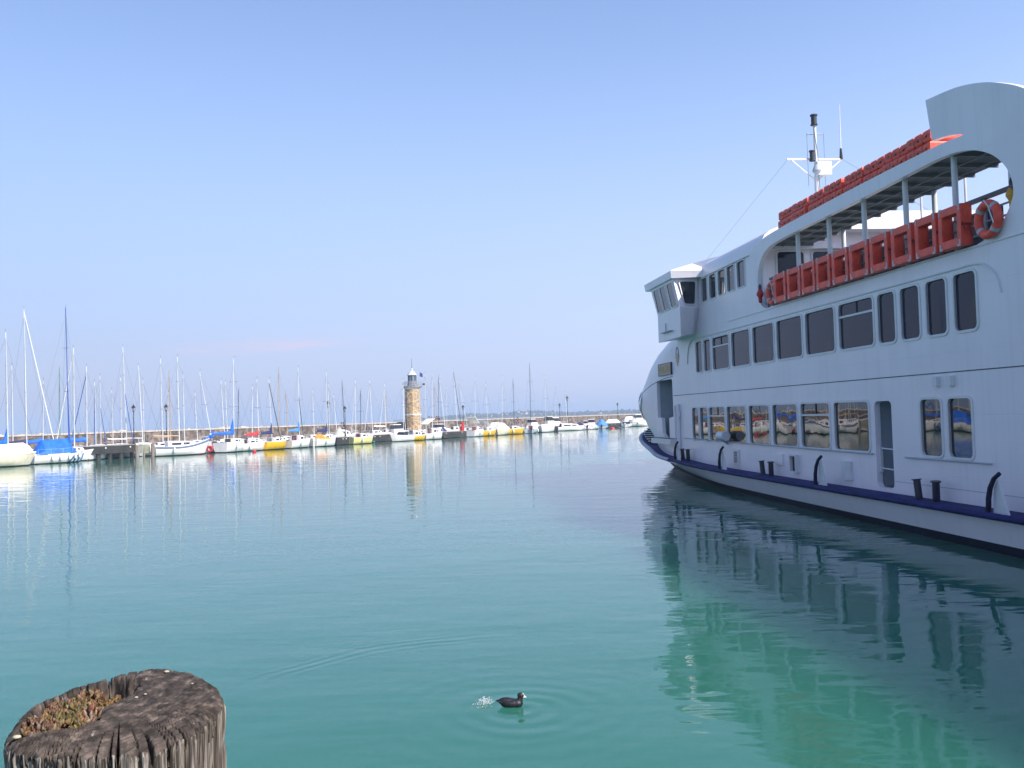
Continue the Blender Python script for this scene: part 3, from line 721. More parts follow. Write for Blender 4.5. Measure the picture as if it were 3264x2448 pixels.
# signal mast on the wheelhouse roof
ms = MB(); B0 = FP(32.87, TC, 8.45)
ms.tube(B0, B0 + Vector((0, 0, 3.0)), .10, .085, 10); ms.tube(B0 + Vector((0, 0, 2.6)), B0 + Vector((0, 0, 4.9)), .07, .055, 10)
ms = ms.build('mast', 'shiptrim', ferry, smooth=40)
mb = MB(); mb.path([B0 + Vector((.20, -.1, 0)), B0 + Vector((.16, -.1, 1.0)), B0 + Vector((.30, -.1, 2.55))], .085, 10); mb.build('exhaust_pipe', mat('tan_pipe_paint', (0.62, 0.42, 0.30), .5), ms, smooth=40)
mb = MB(); zc = 12.72 - 8.45
zc = 3.62
mb.tube(B0 + Vector((-1.15, 0, zc)), B0 + Vector((1.05, 0, zc)), .045); mb.tube(B0 + Vector((-.95, 0, zc - .05)), B0 + Vector((-.1, 0, zc - .75)), .03); mb.tube(B0 + Vector((.95, 0, zc - .05)), B0 + Vector((.1, 0, zc - .75)), .03)
mb.box(B0 + Vector((.22, -.1, zc - .38)), (.55, .3, .5)); mb.build('crossarm', 'shiptrim', ms)
for dx, dy, z, w in ((-.04, -.05, 4.9, .105), (-.20, -.12, 3.52, .085), (-.16, -.2, 1.45, .08)):
    mb = MB(); mb.lathe([(w * 1.25, 0), (w * 1.25, .04), (w, .05), (w, .34), (w * 1.3, .35), (w * 1.3, .40)], B0 + Vector((dx, dy, z)), 12); mb.build('signal_lamp', 'dark', ms, smooth=40)
mb = MB(); mb.lathe([(.13, 0), (.17, .08), (.10, .25), (.05, .3)], B0 + Vector((-.1, -.25, 3.05)), 10); mb.build('horn', 'shipgrey', ms, smooth=40)
mb = MB(); mb.tube(B0 + Vector((1.0, 0, zc)), B0 + Vector((1.0, 0, zc + .42)), .07, .04); mb.build('antenna_base', 'dark', ms)
mb = MB(); mb.tube(B0 + Vector((1.0, 0, zc + .4)), B0 + Vector((1.02, 0, zc + 2.1)), .025, .012); mb.build('antenna', 'shiptrim', ms)
mb = MB()
mb.tube(B0 + Vector((-1.1, 0, zc)), FP(36.5, 12.0, 8.4), .0055, n=4); mb.tube(B0 + Vector((1.05, 0, zc)), FP(27.5, 17.5, 8.5), .0055, n=4)
mb.path([B0 + Vector((-.1, -.1, 4.9)), B0 + Vector((.02, -.12, 3.8)), B0 + Vector((.05, -.12, 2.4)), B0 + Vector((-.14, -.2, 1.5)), B0 + Vector((-.2, -.2, 0))], .018, 5)
for dx in (-.32, .34): mb.tube(B0 + Vector((dx, 0, zc + 1.0)), B0 + Vector((dx, 0, zc - 1.0)), .008, n=4)
mb.tube(B0 + Vector((-.3, 0, zc + .95)), B0 + Vector((.3, 0, zc + .95)), .02); mb.build('stay_wire', 'wire', ms)
mb = MB(); mb.tube(FP(26.9, 12.6, 8.1), FP(26.9, 12.6, 8.55), .02); mb.path([FP(26.9, 12.6, 8.5), FP(26.6, 12.2, 8.74), FP(26.0, 12.0, 8.72), FP(25.4, 12.2, 8.6)], .03, 6); mb.build('roof_lamp', 'shiptrim', ferry)
for s, t in ((22.5, 13.5), (20.6, 13.5)):
    mb = MB(); mb.tube(FP(s, t, 5.2), FP(s, t, 9.6), .028); mb.build('deck_pole', 'shiptrim', ferry)

# ---------------- floats carried by the ferry (each one its own thing)
def roof_float():
    root = thing('rescue_float', '', 'rescue float', (0, 0, 0), ANG, 'orange rescue floats stacked on the ferry roof')
    mb = MB()
    for k in range(3):                                   # three padded blocks side by side along the edge
        y = (k - 1) * .33
        mb.loft([[(x * .36 * q, y + yy * .150 * q2, zz) for x, yy in ((-1, -1), (1, -1), (1, 1), (-1, 1))] for zz, q, q2 in ((.0, .90, .86), (.03, .985, .98), (.05, 1, 1), (.21, 1, 1), (.24, .97, .94), (.262, .88, .76))])
    mb.box((0, 0, .1), (.6, .9, .14))
    mb.build('float_body', 'orred', root)
    for y in (-.165, .165): MB().box((0, y, .12), (.69, .035, .20)).build('strap', 'ordark', root)
    for yb, zb_ in ((-.33, .12), (.0, .10), (.30, .13)): MB().box((-.368, yb, zb_), (.02, .035, .04)).build('buckle', 'dark', root)
    mb = MB(); mb.path([(-.38, -.45, .17), (-.39, -.25, .10), (-.385, -.05, .15), (-.39, .15, .09), (-.38, .4, .16)], .010, 5); mb.build('grab_line', mat('orange_cord', (.5, .16, .05), .6), root)
    return root
ORD = ['first', 'second', 'third', 'fourth', 'fifth', 'sixth', 'seventh', 'eighth']
rf0 = roof_float()
edges = [26.45, 25.44, 24.40, 23.35, 22.32, 21.31, 20.30, 19.28, 18.28]
rr = random.Random(5)
first = True
for i in range(8):
    sm = (edges[i] + edges[i + 1]) / 2
    for j in range(2):
        loc = W(sm + rr.uniform(-.02, .02), 11.62 + rr.uniform(-.03, .03) + .02 * j, 8.12 + j * .268)
        lab = ('upper' if j else 'lower') + ' orange foam float in the ' + ORD[i] + ' roof stack counting from the wheelhouse'
        if first: rf0.location = loc; rf0['label'] = lab; first = False
        else:
            c = dup(rf0, loc, ANG + rr.uniform(-.03, .03), lab)
rf0.rotation_euler.z = ANG

def hung_float():
    root = thing('life_float', '', 'life float', (0, 0, 0), ANG, 'orange life floats hung along the ferry rail')
    mb = MB()
    h = .41; w = .415
    # rectangular ring with rounded outer edges: bars of a picture frame
    def frame(a, b, wa, wb, d0, d1):
        # a,b outer half sizes; wa, wb bar widths
        prof = [(0, d0 + .03), (.03, d0), (1 - .03, d0), (1, d0 + .03), (1, d1 - .05), (1 - .12, d1), (.12, d1), (0, d1 - .05)]
        loops = []
        for u, d in prof:
            aa, bb = a - wa * u, b - wb * u
            loops.append([(d, -aa, -bb), (d, aa, -bb), (d, aa, bb), (d, -aa, bb)])
        return loops
    loops = frame(w, h, .145, .165, -.12, .13)
    n = len(loops); vs = [p for lp in loops for p in lp]
    fs = []
    for i in range(n):
        for j in range(4):
            fs.append((i * 4 + j, i * 4 + (j + 1) % 4, ((i + 1) % n) * 4 + (j + 1) % 4, ((i + 1) % n) * 4 + j))
    mb.add(vs, fs); mb.build('float_frame', 'orange', root)
    for y in (-1, 1):
        for z in (-1, 1):
            mb = MB(); cy, cz = y * (w - .05), z * (h - .055)
            mb.box((-.122, cy - y * .012, cz), (.008, .045, .13)); mb.box((-.122, cy - y * .045, cz + z * .045), (.009, .10, .042)); mb.build('reflective_tape', 'tape', root)
    for sg in (1, -1): MB().box((0, sg * (w + .004), 0), (.22, .010, .05)).build('strap', 'ordark', root)
    MB().path([(-.08, w, .2), (.0, w + .02, -.05), (.07, w + .01, -.2)], .010, 5).build('grab_line', 'ordark', root); MB().path([(-.10, -w - .012, .05), (-.05, -w - .03, -.12), (.04, -w - .015, -.02), (.09, -w - .03, -.25)], .010, 5).build('grab_line', 'ordark', root)
    return root
hf = hung_float()
HANG = [(25.13, 26.01), (24.14, 25.06), (23.24, 24.1), (22.36, 23.2), (21.4, 22.29), (20.40, 21.37), (19.52, 20.36), (18.54, 19.41), (17.62, 18.44), (16.76, 17.57)]
HL = ['orange float frame at the bow end of the ferry rail, a lifebuoy half behind it'] + ['orange float frame hung on the ferry rail, %s in the row counting from the bow' % ORD[i] for i in range(1, 8)] + \
     ['orange float frame on the ferry rail, second last before the big lifebuoy', 'orange float frame at the stern end of the rail, its thick side showing']
for i, (a, b) in enumerate(HANG):
    loc = W((a + b) / 2, 10.99, 6.275)
    if i == 0: o = hf; o.location = loc; o['label'] = HL[0]
    else: o = dup(hf, loc, None, HL[i])
    o.scale = (1, (b - a - .03) / .84, 1)
# two lifebuoys and their lights
def lifebuoy(s, t, z, label, ry=0.0):
    root = thing('lifebuoy', label, 'lifebuoy', W(s, t, z), ANG, 'orange lifebuoys on the ferry rail')
    MB().torus((0, 0, 0), .29, .085, 'X', 32, 10).build('ring', 'orange', root, smooth=True)
    mb = MB()
    for a in (45, 135, 225, 315):
        c_ = Vector((0, .29 * math.cos(R(a)), .29 * math.sin(R(a)))); d = Vector((0, -math.sin(R(a)), math.cos(R(a)))) * .035
        mb.tube(c_ - d, c_ + d, .089, n=12)
    mb.build('reflective_tape', 'tape', root, smooth=40)
    mb = MB(); mb.path([(-.09, -.02, .36), (-.10, -.16, .22), (-.11, -.25, .02), (-.10, -.30, -.12)], .012, 5); mb.build('rope', 'shiptrim', root)
    root.rotation_euler.x = 0; return root
lifebuoy(16.13, 11.0, 6.22, 'orange lifebuoy beside the stern end of the float row, rope across it')
lifebuoy(26.35, 10.98, 6.22, 'orange lifebuoy half hidden behind the bow end float')
def buoy_light(s, t, z, m, label):
    root = thing('buoy_light', label, 'buoy light', W(s, t, z), ANG)
    MB().lathe([(.02, -.30), (.055, -.28), (.06, -.14), (.11, -.05), (.11, .0), (.06, .10), (.05, .12)], (0, 0, 0), 12).build('float_body', m, root, smooth=40)
    MB().lathe([(.045, .121), (.05, .2), (.03, .28), (.01, .29)], (0, 0, 0), 10).build('lamp', 'handrail', root, smooth=40)
buoy_light(15.72, 11.22, 6.62, mat('yellow_buoy_plastic', (0.62, 0.30, 0.02), .45), 'small yellow buoy light hanging on the rail above the lifebuoy')
buoy_light(27.45, 11.04, 6.35, 'red', 'small red buoy light on the bow end of the ferry rail opening')

# ------------------------------------------------------------------ the breakwater, quay and harbour line
P0, DL, NL = Vector((-39, 74, 0)), Vector((.52, .854, 0)).normalized(), Vector((-.854, .52, 0)).normalized()
LINE_RZ = math.atan2(-DL.x, DL.y)                    # rotation that turns +y along the breakwater
def along(k, off, z=0.0): return P0 + DL * k + NL * off + Vector((0, 0, z))
def place(px, off=0.0, py=1340):
    """point on the water where the sight line px crosses the line `off` metres behind the front row"""
    r = ray(px, py); p = P0 + NL * off
    det = r.x * -DL.y + r.y * DL.x
    k = (p.x * -DL.y + p.y * DL.x) / det
    return Vector((r.x * k, r.y * k, 0))
def k_of(p): return (p - P0).dot(DL)

def masonry():
    m = bpy.data.materials.new('rubble_masonry'); m.use_nodes = True
    n, l = m.node_tree.nodes, m.node_tree.links; b = n['Principled BSDF']; b.inputs['Roughness'].default_value = .9
    tc = n.new('ShaderNodeTexCoord'); v = n.new('ShaderNodeTexVoronoi'); v.inputs['Scale'].default_value = 2.6
    ns = n.new('ShaderNodeTexNoise'); ns.inputs['Scale'].default_value = .45; ns.inputs['Detail'].default_value = 6
    l.new(tc.outputs['Object'], v.inputs['Vector']); l.new(tc.outputs['Object'], ns.inputs['Vector'])
    rp = n.new('ShaderNodeValToRGB'); e = rp.color_ramp.elements
    e[0].color = (.085, .068, .056, 1); e[1].color = (.30, .235, .19, 1); e.new(.5).color = (.17, .135, .11, 1)
    sx = n.new('ShaderNodeSeparateColor'); l.new(v.outputs['Color'], sx.inputs[0]); l.new(sx.outputs[0], rp.inputs[0])
    mx = n.new('ShaderNodeMix'); mx.data_type = 'RGBA'; mx.blend_type = 'MULTIPLY'; mx.inputs[0].default_value = .6
    r2 = n.new('ShaderNodeValToRGB'); r2.color_ramp.elements[0].position = .35; r2.color_ramp.elements[1].position = .65
    r2.color_ramp.elements[0].color = (.55, .55, .55, 1); r2.color_ramp.elements[1].color = (1, 1, 1, 1)
    l.new(ns.outputs['Fac'], r2.inputs[0]); l.new(rp.outputs[0], mx.inputs[6]); l.new(r2.outputs[0], mx.inputs[7]); l.new(mx.outputs[2], b.inputs['Base Color'])
    bp = n.new('ShaderNodeBump'); bp.inputs['Distance'].default_value = .06; l.new(v.outputs['Distance'], bp.inputs['Height']); l.new(bp.outputs[0], b.inputs['Normal'])
    return m
M['masonry'] = masonry()
WALL_OFF = 11.0
wall = thing('breakwater_wall', 'long brown rubble stone breakwater wall with pale coping behind the boats', 'wall', along(60, WALL_OFF), LINE_RZ)
MB().box2((-1.0, -110, -1), (0, 190, 2.22)).build('wall', 'masonry', wall)
MB().box2((-1.06, -110, 2.224), (0.06, 190, 2.36)).build('coping', mat('pale_coping_stone', (.50, .43, .36), .85, .15, 1.5, bump=.01), wall)
q = MB().box2((0.004, -110, -1.5), (4.6, 190, .85)).build('quay', 'concrete', None, loc=along(60, WALL_OFF), rz=LINE_RZ)
tag(q, 'low concrete quay along the foot of the breakwater', 'quay')
rr = random.Random(11)
mb = MB()
for i in range(420):
    k = rr.uniform(-45, 160) if i < 260 else rr.uniform(-30, 45); s = rr.uniform(.25, .75)
    p = along(k, WALL_OFF + 1.3 + rr.uniform(0, 2.2), 1.75 + rr.uniform(-.5, .28) + (.12 if k < 40 else -.15))
    m3 = Matrix.Rotation(rr.uniform(0, 6), 3, 'Z') @ Matrix.Rotation(rr.uniform(-.5, .5), 3, 'X')
    mb.ell(p, (s, s * rr.uniform(.6, .9), s * rr.uniform(.4, .7)), 6, 4, m3)
tag(mb.build('armour_rocks', 'rock'), 'pale boulders piled along the lake side of the breakwater', 'rocks', kind='stuff')

# piers between the boats
def pier(x0, x1, off, ztop, zbot, depth, label, legs=0, m='pier'):
    a, b = place(x0, off), place(x1, off); d = b - a; L = d.length; rz = math.atan2(d.y, d.x)
    root = thing('pier', label, 'pier', (a + b) / 2, rz, 'short piers between the boats')
    MB().box2((-L / 2, 0, zbot), (L / 2, depth, ztop)).build('pier_deck', m, root)
    mb = MB(); mb.box2((-L / 2 - .03, -.03, ztop - .0), (L / 2 + .03, depth + .03, ztop + .06)); mb.build('deck_edge', 'concrete', root)
    for i in range(legs):
        x = -L / 2 + .25 + (L - .5) * i / max(1, legs - 1)
        mb = MB(); mb.tube((x, .25, -1), (x, .25, zbot), .20, n=10); mb.build('leg', m, root)
        mb = MB(); mb.tube((x, depth - .3, -1), (x, depth - .3, zbot), .20, n=10); mb.build('leg', m, root)
    rr = random.Random(x0)
    for i in range(2):
        x = rr.uniform(-L * .4, L * .4); MB().box2((x - .06, -.012, ztop - .22), (x + .06, -.002, ztop - .10)).build('number_plate', 'fender', root)
    return root
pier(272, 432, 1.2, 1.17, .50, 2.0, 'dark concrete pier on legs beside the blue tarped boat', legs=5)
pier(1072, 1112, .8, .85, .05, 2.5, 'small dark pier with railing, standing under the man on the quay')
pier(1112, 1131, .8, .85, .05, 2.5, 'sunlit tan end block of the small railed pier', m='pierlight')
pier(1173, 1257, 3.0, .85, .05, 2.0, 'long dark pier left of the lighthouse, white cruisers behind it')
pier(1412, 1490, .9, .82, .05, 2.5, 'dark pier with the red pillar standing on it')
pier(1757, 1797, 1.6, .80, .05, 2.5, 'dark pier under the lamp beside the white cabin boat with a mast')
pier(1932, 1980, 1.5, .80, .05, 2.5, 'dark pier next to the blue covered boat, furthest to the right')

def mooring_pile(px, off, ztop, r, label):
    p = place(px, off); o = MB().lathe([(r, -1), (r * .97, ztop - .06), (r * .8, ztop), (.01, ztop)], (0, 0, 0), 10).build('mooring_pile', 'pilewood', None, smooth=40, loc=p)
    tag(o, label, 'pile', 'timber mooring piles by the pier')
mooring_pile(434, .4, 1.15, .15, 'grey timber pile at the right end of the dark pier, left of the ladder')
mooring_pile(457, .5, .45, .10, 'short timber pile right beside the ladder')
mooring_pile(485, .3, 1.22, .16, 'dark timber pile touching the stern of the blue striped sailboat')
p = place(446, .5); lad = MB()
for x in (-.16, .16): lad.tube((x, 0, -.3), (x * 1.0, 0, 1.75), .03)
for z in np.arange(0, 1.1, .28): lad.tube((-.16, 0, z), (.16, 0, z), .02)
tag(lad.build('ladder', 'shipgrey', None, loc=p), 'steel ladder between the timber piles at the pier end', 'ladder')
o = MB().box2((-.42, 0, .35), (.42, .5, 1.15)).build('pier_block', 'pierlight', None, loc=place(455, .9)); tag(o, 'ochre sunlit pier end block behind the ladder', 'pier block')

# ------------------------------------------------------------------ boats
def halfbeam(u, tr):                                   # u: 0 stern .. 1 bow
    return (tr + (1 - tr) * math.sin(min(1, u / .45) * math.pi / 2)) if u < .45 else max(.0, 1 - ((u - .45) / .55) ** 2.2)
def boat(name, cat, label, x0, x1, off, brg, Bm=2.1, fb=.80, hull='white', bottom='bottom', mast=None, group=None, **o):
    """x0..x1: the stretch of quay front it fills as seen from the pier; brg: compass bearing of its bow (0 = straight away)"""
    pc = place((x0 + x1) / 2, off); phi = math.degrees(math.atan2(pc.x, pc.y)); th = R(brg - phi)
    w = (x1 - x0) / FPX * pc.y
    sn, cs = abs(math.sin(th)), abs(math.cos(th))
    L = o.get('L') or ((w - Bm * .85 * cs) / sn if sn > .35 else 5.6)
    L = max(3.6, min(9.5, L)) if not o.get('L') else L
    if sn <= .35 and not o.get('L'): Bm = min(2.6, w * .97)
    root = thing(name, label, cat, pc, -R(brg), group)
    tr = o.get('tr', .72); sh = o.get('sheer', .22)
    N = 13
    def st(u): 
        hb = Bm / 2 * halfbeam(u, tr); y = (u - .5) * L
        zs = fb + sh * (u - .35) ** 2 * 2 * (1 if u > .35 else .3)
        return hb, y, zs
    fr = [(1.0, 1.0), (.985, .78), (.95, .5), (.86, .25), (.74, .09)]
    lowf = [(.74, .09), (.62, -.04), (.2, -.3)]
    def skin(f):
        mb = MB(); rings = []
        for i in range(N):
            u = i / (N - 1); hb, y, zs = st(u); rk = .10 * L * max(0, u - .75) / .25
            side = [(hb * a + .004, y - rk * (1 - b) * 1.0 + (.05 * (1 - u) * 0), zs * b if b > 0 else b) for a, b in f]
            rings.append([(-x, y_, z) for x, y_, z in side] + [(x, y_, z) for x, y_, z in reversed(side)])
        mb.loft(rings, closed=False, cap=False)
        k = len(rings[0]); mb.f.append(tuple(range(k))); 
        return mb
    skin(fr).build('hull', hull, root, smooth=35)
    skin(lowf).build('bottom', bottom, root, smooth=35)
    # deck
    mb = MB(); rings = []
    for i in range(N):
        u = i / (N - 1); hb, y, zs = st(u)
        rings.append([(-hb, y, zs - .002), (-hb * .5, y, zs + .05), (hb * .5, y, zs + .05), (hb, y, zs - .002)])
    mb.loft(rings, closed=False); mb.build('deck', o.get('deckm', 'white'), root, smooth=35)
    if o.get('strake'):
        mb = MB(); rings = []
        for i in range(N):
            u = i / (N - 1); hb, y, zs = st(u); h = o.get('strh', .12)
            rings.append([(-hb - .012, y, zs - h), (-hb - .015, y, zs - .01), (-hb + .02, y, zs + .012)])
        mb.loft(rings, closed=False)
        mb.loft([[(-x, y, z) for x, y, z in r_] for r_ in rings], closed=False); mb.build('sheer_stripe', o['strake'], root)
    if o.get('stripes'):
        for k in range(4):
            q = MB(); pts = []
            for f in np.linspace(.93, .12, 6):
                for e in (0, .045):
                    u = .60 + .085 * k + .12 * f + e; hb, y, zs = st(u); w_ = float(np.interp(f, [.09, .25, .5, .78, 1], [.74, .86, .95, .985, 1]))
                    pts.append((hb * w_ + .014, y, zs * f * (.75 if k < 3 else .8)))
            q.loft([pts[i:i + 2] for i in range(0, 12, 2)], closed=False); q.build('hull_stripe', o['stripes'], root)
    # cabin
    ch = o.get('cab', .45)
    if ch:
        c0, c1 = o.get('cabu', (.34, .74)); mb = MB(); rings = []
        for u, hh, ww in ((c0, ch, .64), (c0 + .02, ch, .65), ((c0 + c1) / 2, ch * .92, .66), (c1 - .06, ch * .62, .6), (c1, .02, .5)):
            hb, y, zs = st(u); x = hb * ww
            rings.append([(-x, y, zs - .02), (-x * .93, y, zs + hh * .75), (-x * .6, y, zs + hh), (x * .6, y, zs + hh), (x * .93, y, zs + hh * .75), (x, y, zs - .02)])
        mb.loft(rings); cb = mb.build('cabin', o.get('cabm', 'white'), root, smooth=30)
        for sg in (-1, 1):
            for ua, ub in ((c0 + .06, (c0 + c1) / 2 - .02), ((c0 + c1) / 2 + .02, c1 - .12)):
                q = MB(); pts = []
                for u, f_ in ((ua, .28), (ub, .28), (ub, .66), (ua, .66)):
                    hb, y, zs = st(u); hh = ch * (1 - .4 * max(0, (u - (c0 + c1) / 2) / ((c1 - c0) / 2))); x = hb * .655 * (1 - .09 * f_) + .012
                    pts.append((sg * x, y, zs + hh * f_))
                q.add(pts, [(0, 1, 2, 3)]); q.build('window', 'boatglass', cb)
        hb, y, zs = st(c0); dw = min(.32, hb * .4)
        q = MB(); q.box2((-dw, y - .03, zs - .15), (dw, y - .004, zs + ch * .93)); q.build('door', o.get('door', 'boatglass'), cb)
    if o.get('wheel'):                                  # motor boat wheelhouse with sloping screen
        hb, y, zs = st(.42); hb *= .62; H_ = o['wheel']
        mb = MB(); mb.loft([[(-hb, y - .7, zs), (hb, y - .7, zs), (hb, y + .9, zs), (-hb, y + .9, zs)], [(-hb * .9, y - .7, zs + H_ * .5), (hb * .9, y - .7, zs + H_ * .5), (hb * .9, y + .65, zs + H_ * .5), (-hb * .9, y + .65, zs + H_ * .5)]])
        wh = mb.build('wheelhouse', o.get('wheelm', 'white'), root)
        mb = MB(); mb.loft([[(-hb * .88, y - .68, zs + H_ * .5), (hb * .88, y - .68, zs + H_ * .5), (hb * .88, y + .62, zs + H_ * .5), (-hb * .88, y + .62, zs + H_ * .5)], [(-hb * .78, y - .62, zs + H_ * .93), (hb * .78, y - .62, zs + H_ * .93), (hb * .78, y + .25, zs + H_ * .93), (-hb * .78, y + .25, zs + H_ * .93)]])
        mb.build('window', 'boatglass', wh)
        mb = MB(); mb.loft([[(-hb * .9, y - .8, zs + H_ * .93), (hb * .9, y - .8, zs + H_ * .93), (hb * .88, y + .4, zs + H_ * .93), (-hb * .88, y + .4, zs + H_ * .93)], [(-hb * .82, y - .72, zs + H_), (hb * .82, y - .72, zs + H_), (hb * .8, y + .3, zs + H_), (-hb * .8, y + .3, zs + H_)]])
        mb.build('roof', o.get('wheelm', 'white'), wh)
    if o.get('screen'):
        hb, y, zs = st(.55); hb *= .75
        mb = MB(); pts = [(-hb, y - .7, zs), (-hb * .8, y, zs), (hb * .8, y, zs), (hb, y - .7, zs)]
        mb.loft([pts, [(x * .9, y_ - .25, z + .42) for x, y_, z in pts]], closed=False); mb.build('windscreen', 'boatglass', root)
    if o.get('tarp'):
        col, zr, u0, u1 = o['tarp']; mb = MB(); rings = []
        for u, hh, in ((u0, .0), (u0 + .10, .72), (u0 + .16, 1.0), (u1 - .14, 1.0), (u1 - .05, .62), (u1, .0)):
            hb, y, zs = st(u); hb += .035; h_ = zr - fb
            sag = .05 * math.sin(u * 20)
            rings.append([(-hb, y, zs - .05), (-hb * .93, y, zs + .18 * hh * h_), (-hb * .5, y, zs + (.62 + sag) * hh * h_), (-hb * .06, y, zs + max(.06, hh * h_)), (hb * .06, y, zs + max(.06, hh * h_)), (hb * .5, y, zs + (.62 - sag) * hh * h_), (hb * .93, y, zs + .18 * hh * h_), (hb, y, zs - .05)])
        mb.loft(rings); mb.build('tarpaulin', col, root, smooth=25)
    # mast, boom and rigging
    M_inv = Matrix.Rotation(R(brg), 3, 'Z')
    def loc(p): return M_inv @ (Vector(p) - pc)
    if mast:
        xt, yt, xb = mast[:3]; mm = o.get('mastm', 'alu'); mr = o.get('mr', .062) * .62
        ax = Vector((math.sin(R(brg)), math.cos(R(brg)), 0))
        r = ray(xb, 1340); det = r.x * ax.y - r.y * ax.x
        m_ = (pc.y * r.x - pc.x * r.y) / (ax.x * r.y - ax.y * r.x) if abs(ax.x * r.y - ax.y * r.x) > 1e-6 else 0
        m_ = max(-.1 * L, min(.28 * L, m_)); bp = pc + ax * m_
        top = at_depth(xt, yt, bp.y); base = Vector((bp.x, bp.y, fb + .05))
        if abs(top.x - base.x) > 1.2: base.x = top.x + math.copysign(1.2, base.x - top.x) if not o.get('rake') else base.x
        lb, lt = loc(base), loc(top)
        ms = MB().tube(lb, lt, mr, mr * .75, 8).build('mast', mm, root, smooth=40)
        H_ = lt.z
        if o.get('spreaders', 1):
            for f in ((.55,) if H_ < 9 else (.42, .72)):
                c = lb + (lt - lb) * f; w_ = .55
                mb = MB(); mb.tube(c + Vector((-w_, -.05, .03)), c, .016, n=5); mb.tube(c, c + Vector((w_, -.05, .03)), .016, n=5); mb.build('spreader', 'wire', ms)
        mb = MB(); hb = Bm / 2
        bow = Vector((0, L * .49, fb + .15)); stern = Vector((0, -L * .49, fb + .1))
        tp = lb + (lt - lb) * .96
        mb.tube(tp, bow, .007, n=4); mb.tube(tp, stern, .007, n=4)
        for sg in (-1, 1):
            c = lb + (lt - lb) * .55 + Vector((sg * .55, -.05, .03)); mb.tube(Vector((sg * hb * .85, lb.y - .1, fb)), c, .007, n=4); mb.tube(c, tp, .007, n=4)
        mb.build('rigging', 'wire', ms)
        if o.get('vane', 1): 
            mb = MB(); mb.tube(lt, lt + Vector((.05, 0, .22)), .012, n=4); mb.tube(lt + Vector((.05, 0, .2)), lt + Vector((.28, .02, .22)), .012, n=4); mb.build('wind_vane', 'wire', ms)
        if o.get('boom', 1):
            z = fb + ch + .45 if ch else fb + .7
            b0 = Vector((lb.x, lb.y - .06, z)); b1 = Vector((o.get('swing', 0), lb.y - L * .46, z + o.get('lift', .05)))
            MB().tube(b0, b1, .045, n=8).build('boom', o.get('boomm', 'alu'), root, smooth=40)
            if o.get('cover'):
                mb = MB(); rings = []
                for f, w_, h_ in ((0, .10, .75), (.03, .13, .62), (.12, .15, .30), (.3, .15, .24), (.6, .12, .18), (.85, .09, .12), (.97, .05, .07)):
                    c = b0 + (b1 - b0) * f; s_ = o.get('covh', 1) if f < .1 else 1
                    rings.append([c + Vector((w_ * math.cos(a), 0, (h_ * s_ if math.sin(a) > 0 else .11) * math.sin(a))) for a in np.linspace(0, 2 * math.pi, 9)[:-1]])
                mb.loft(rings); mb.build('sail_cover', o['cover'], root, smooth=40)
        for st_ in o.get('stays', ()):                 # furled sails / slanting spars: (seen foot px, material, radius, start height fraction)
            fx, m_s, rad, f0 = st_
            foot = at_depth(fx, 1340, bp.y); foot.z = fb + .35
            MB().tube(lb + (lt - lb) * f0, loc(foot), rad * .62, rad * .8, 6).build('furled_sail', m_s, root, smooth=40)
    # fittings
    if o.get('pulpit', 1):
        mb = MB(); hb, y, zs = st(.86); 
        pts = [(-hb, y, zs + .42), (-hb * .5, y + L * .10, zs + .48), (hb * .5, y + L * .10, zs + .48), (hb, y, zs + .42)]
        mb.path(pts, .014, 5)
        for p in pts: mb.tube((p[0], p[1] - .03, zs - .02), p, .012, n=5)
        mb.build('pulpit', 'alu', root)
        for sg in (-1, 1):
            mb = MB(); prev = None
            for u in (.06, .28, .5, .7, .86):
                hb, y, zs = st(u); q = Vector((sg * hb * .96, y, zs + .40)); mb.tube((sg * hb * .96, y, zs), q, .010, n=4)
                if prev: mb.tube(prev, q, .006, n=4)
                prev = q
            mb.build('guard_rail', 'alu', root)
    for i in range(o.get('fend', 2)):
        sg = o.get('fside', 1) * (1 if i % 2 == 0 or o.get('fone') else -1); u = (.30, .45, .62, .75, .86)[i % 5]
        hb, y, zs = st(u)
        MB().lathe([(.02, -.02), (.09, -.08), (.11, -.2), (.11, -.42), (.08, -.5), (.02, -.53)], (sg * (hb + .11), y, zs - .02), 8).build('fender', o.get('fendm', 'fender'), root, smooth=40)
    if o.get('mot'):
        x = .35 if not o.get('motc') else 0; y = -L * .5 - .12
        mb = MB(); mb.loft([[(x - .11, y - .16, fb * .75), (x + .11, y - .16, fb * .75), (x + .11, y + .1, fb * .75), (x - .11, y + .1, fb * .75)], [(x - .12, y - .2, fb * .75 + .3), (x + .12, y - .2, fb * .75 + .3), (x + .12, y + .1, fb * .75 + .3), (x - .12, y + .1, fb * .75 + .3)], [(x - .08, y - .1, fb * .75 + .4), (x + .08, y - .1, fb * .75 + .4), (x + .08, y + .06, fb * .75 + .4), (x - .08, y + .06, fb * .75 + .4)]])
        mb.box((x, y - .02, .2), (.1, .14, .8)); mb.build('outboard_motor', o.get('motm', 'dark'), root)
    if o.get('bimini'):
        m_b, z_, tilt = o['bimini']; hb, y, zs = st(.25)
        mb = MB(); mb.box((0, y, z_), (hb * 1.5, 1.5, .05), rx=tilt); b_ = mb.build('sun_canopy', m_b, root)
        mb = MB()
        for sx in (-1, 1):
            for dy in (-.3, .3): mb.tube((sx * hb * .7, y + dy * .5, zs), (sx * hb * .7, y + dy, z_ + math.tan(tilt) * dy), .015, n=5)
        mb.build('canopy_frame', 'alu', b_)
    return root

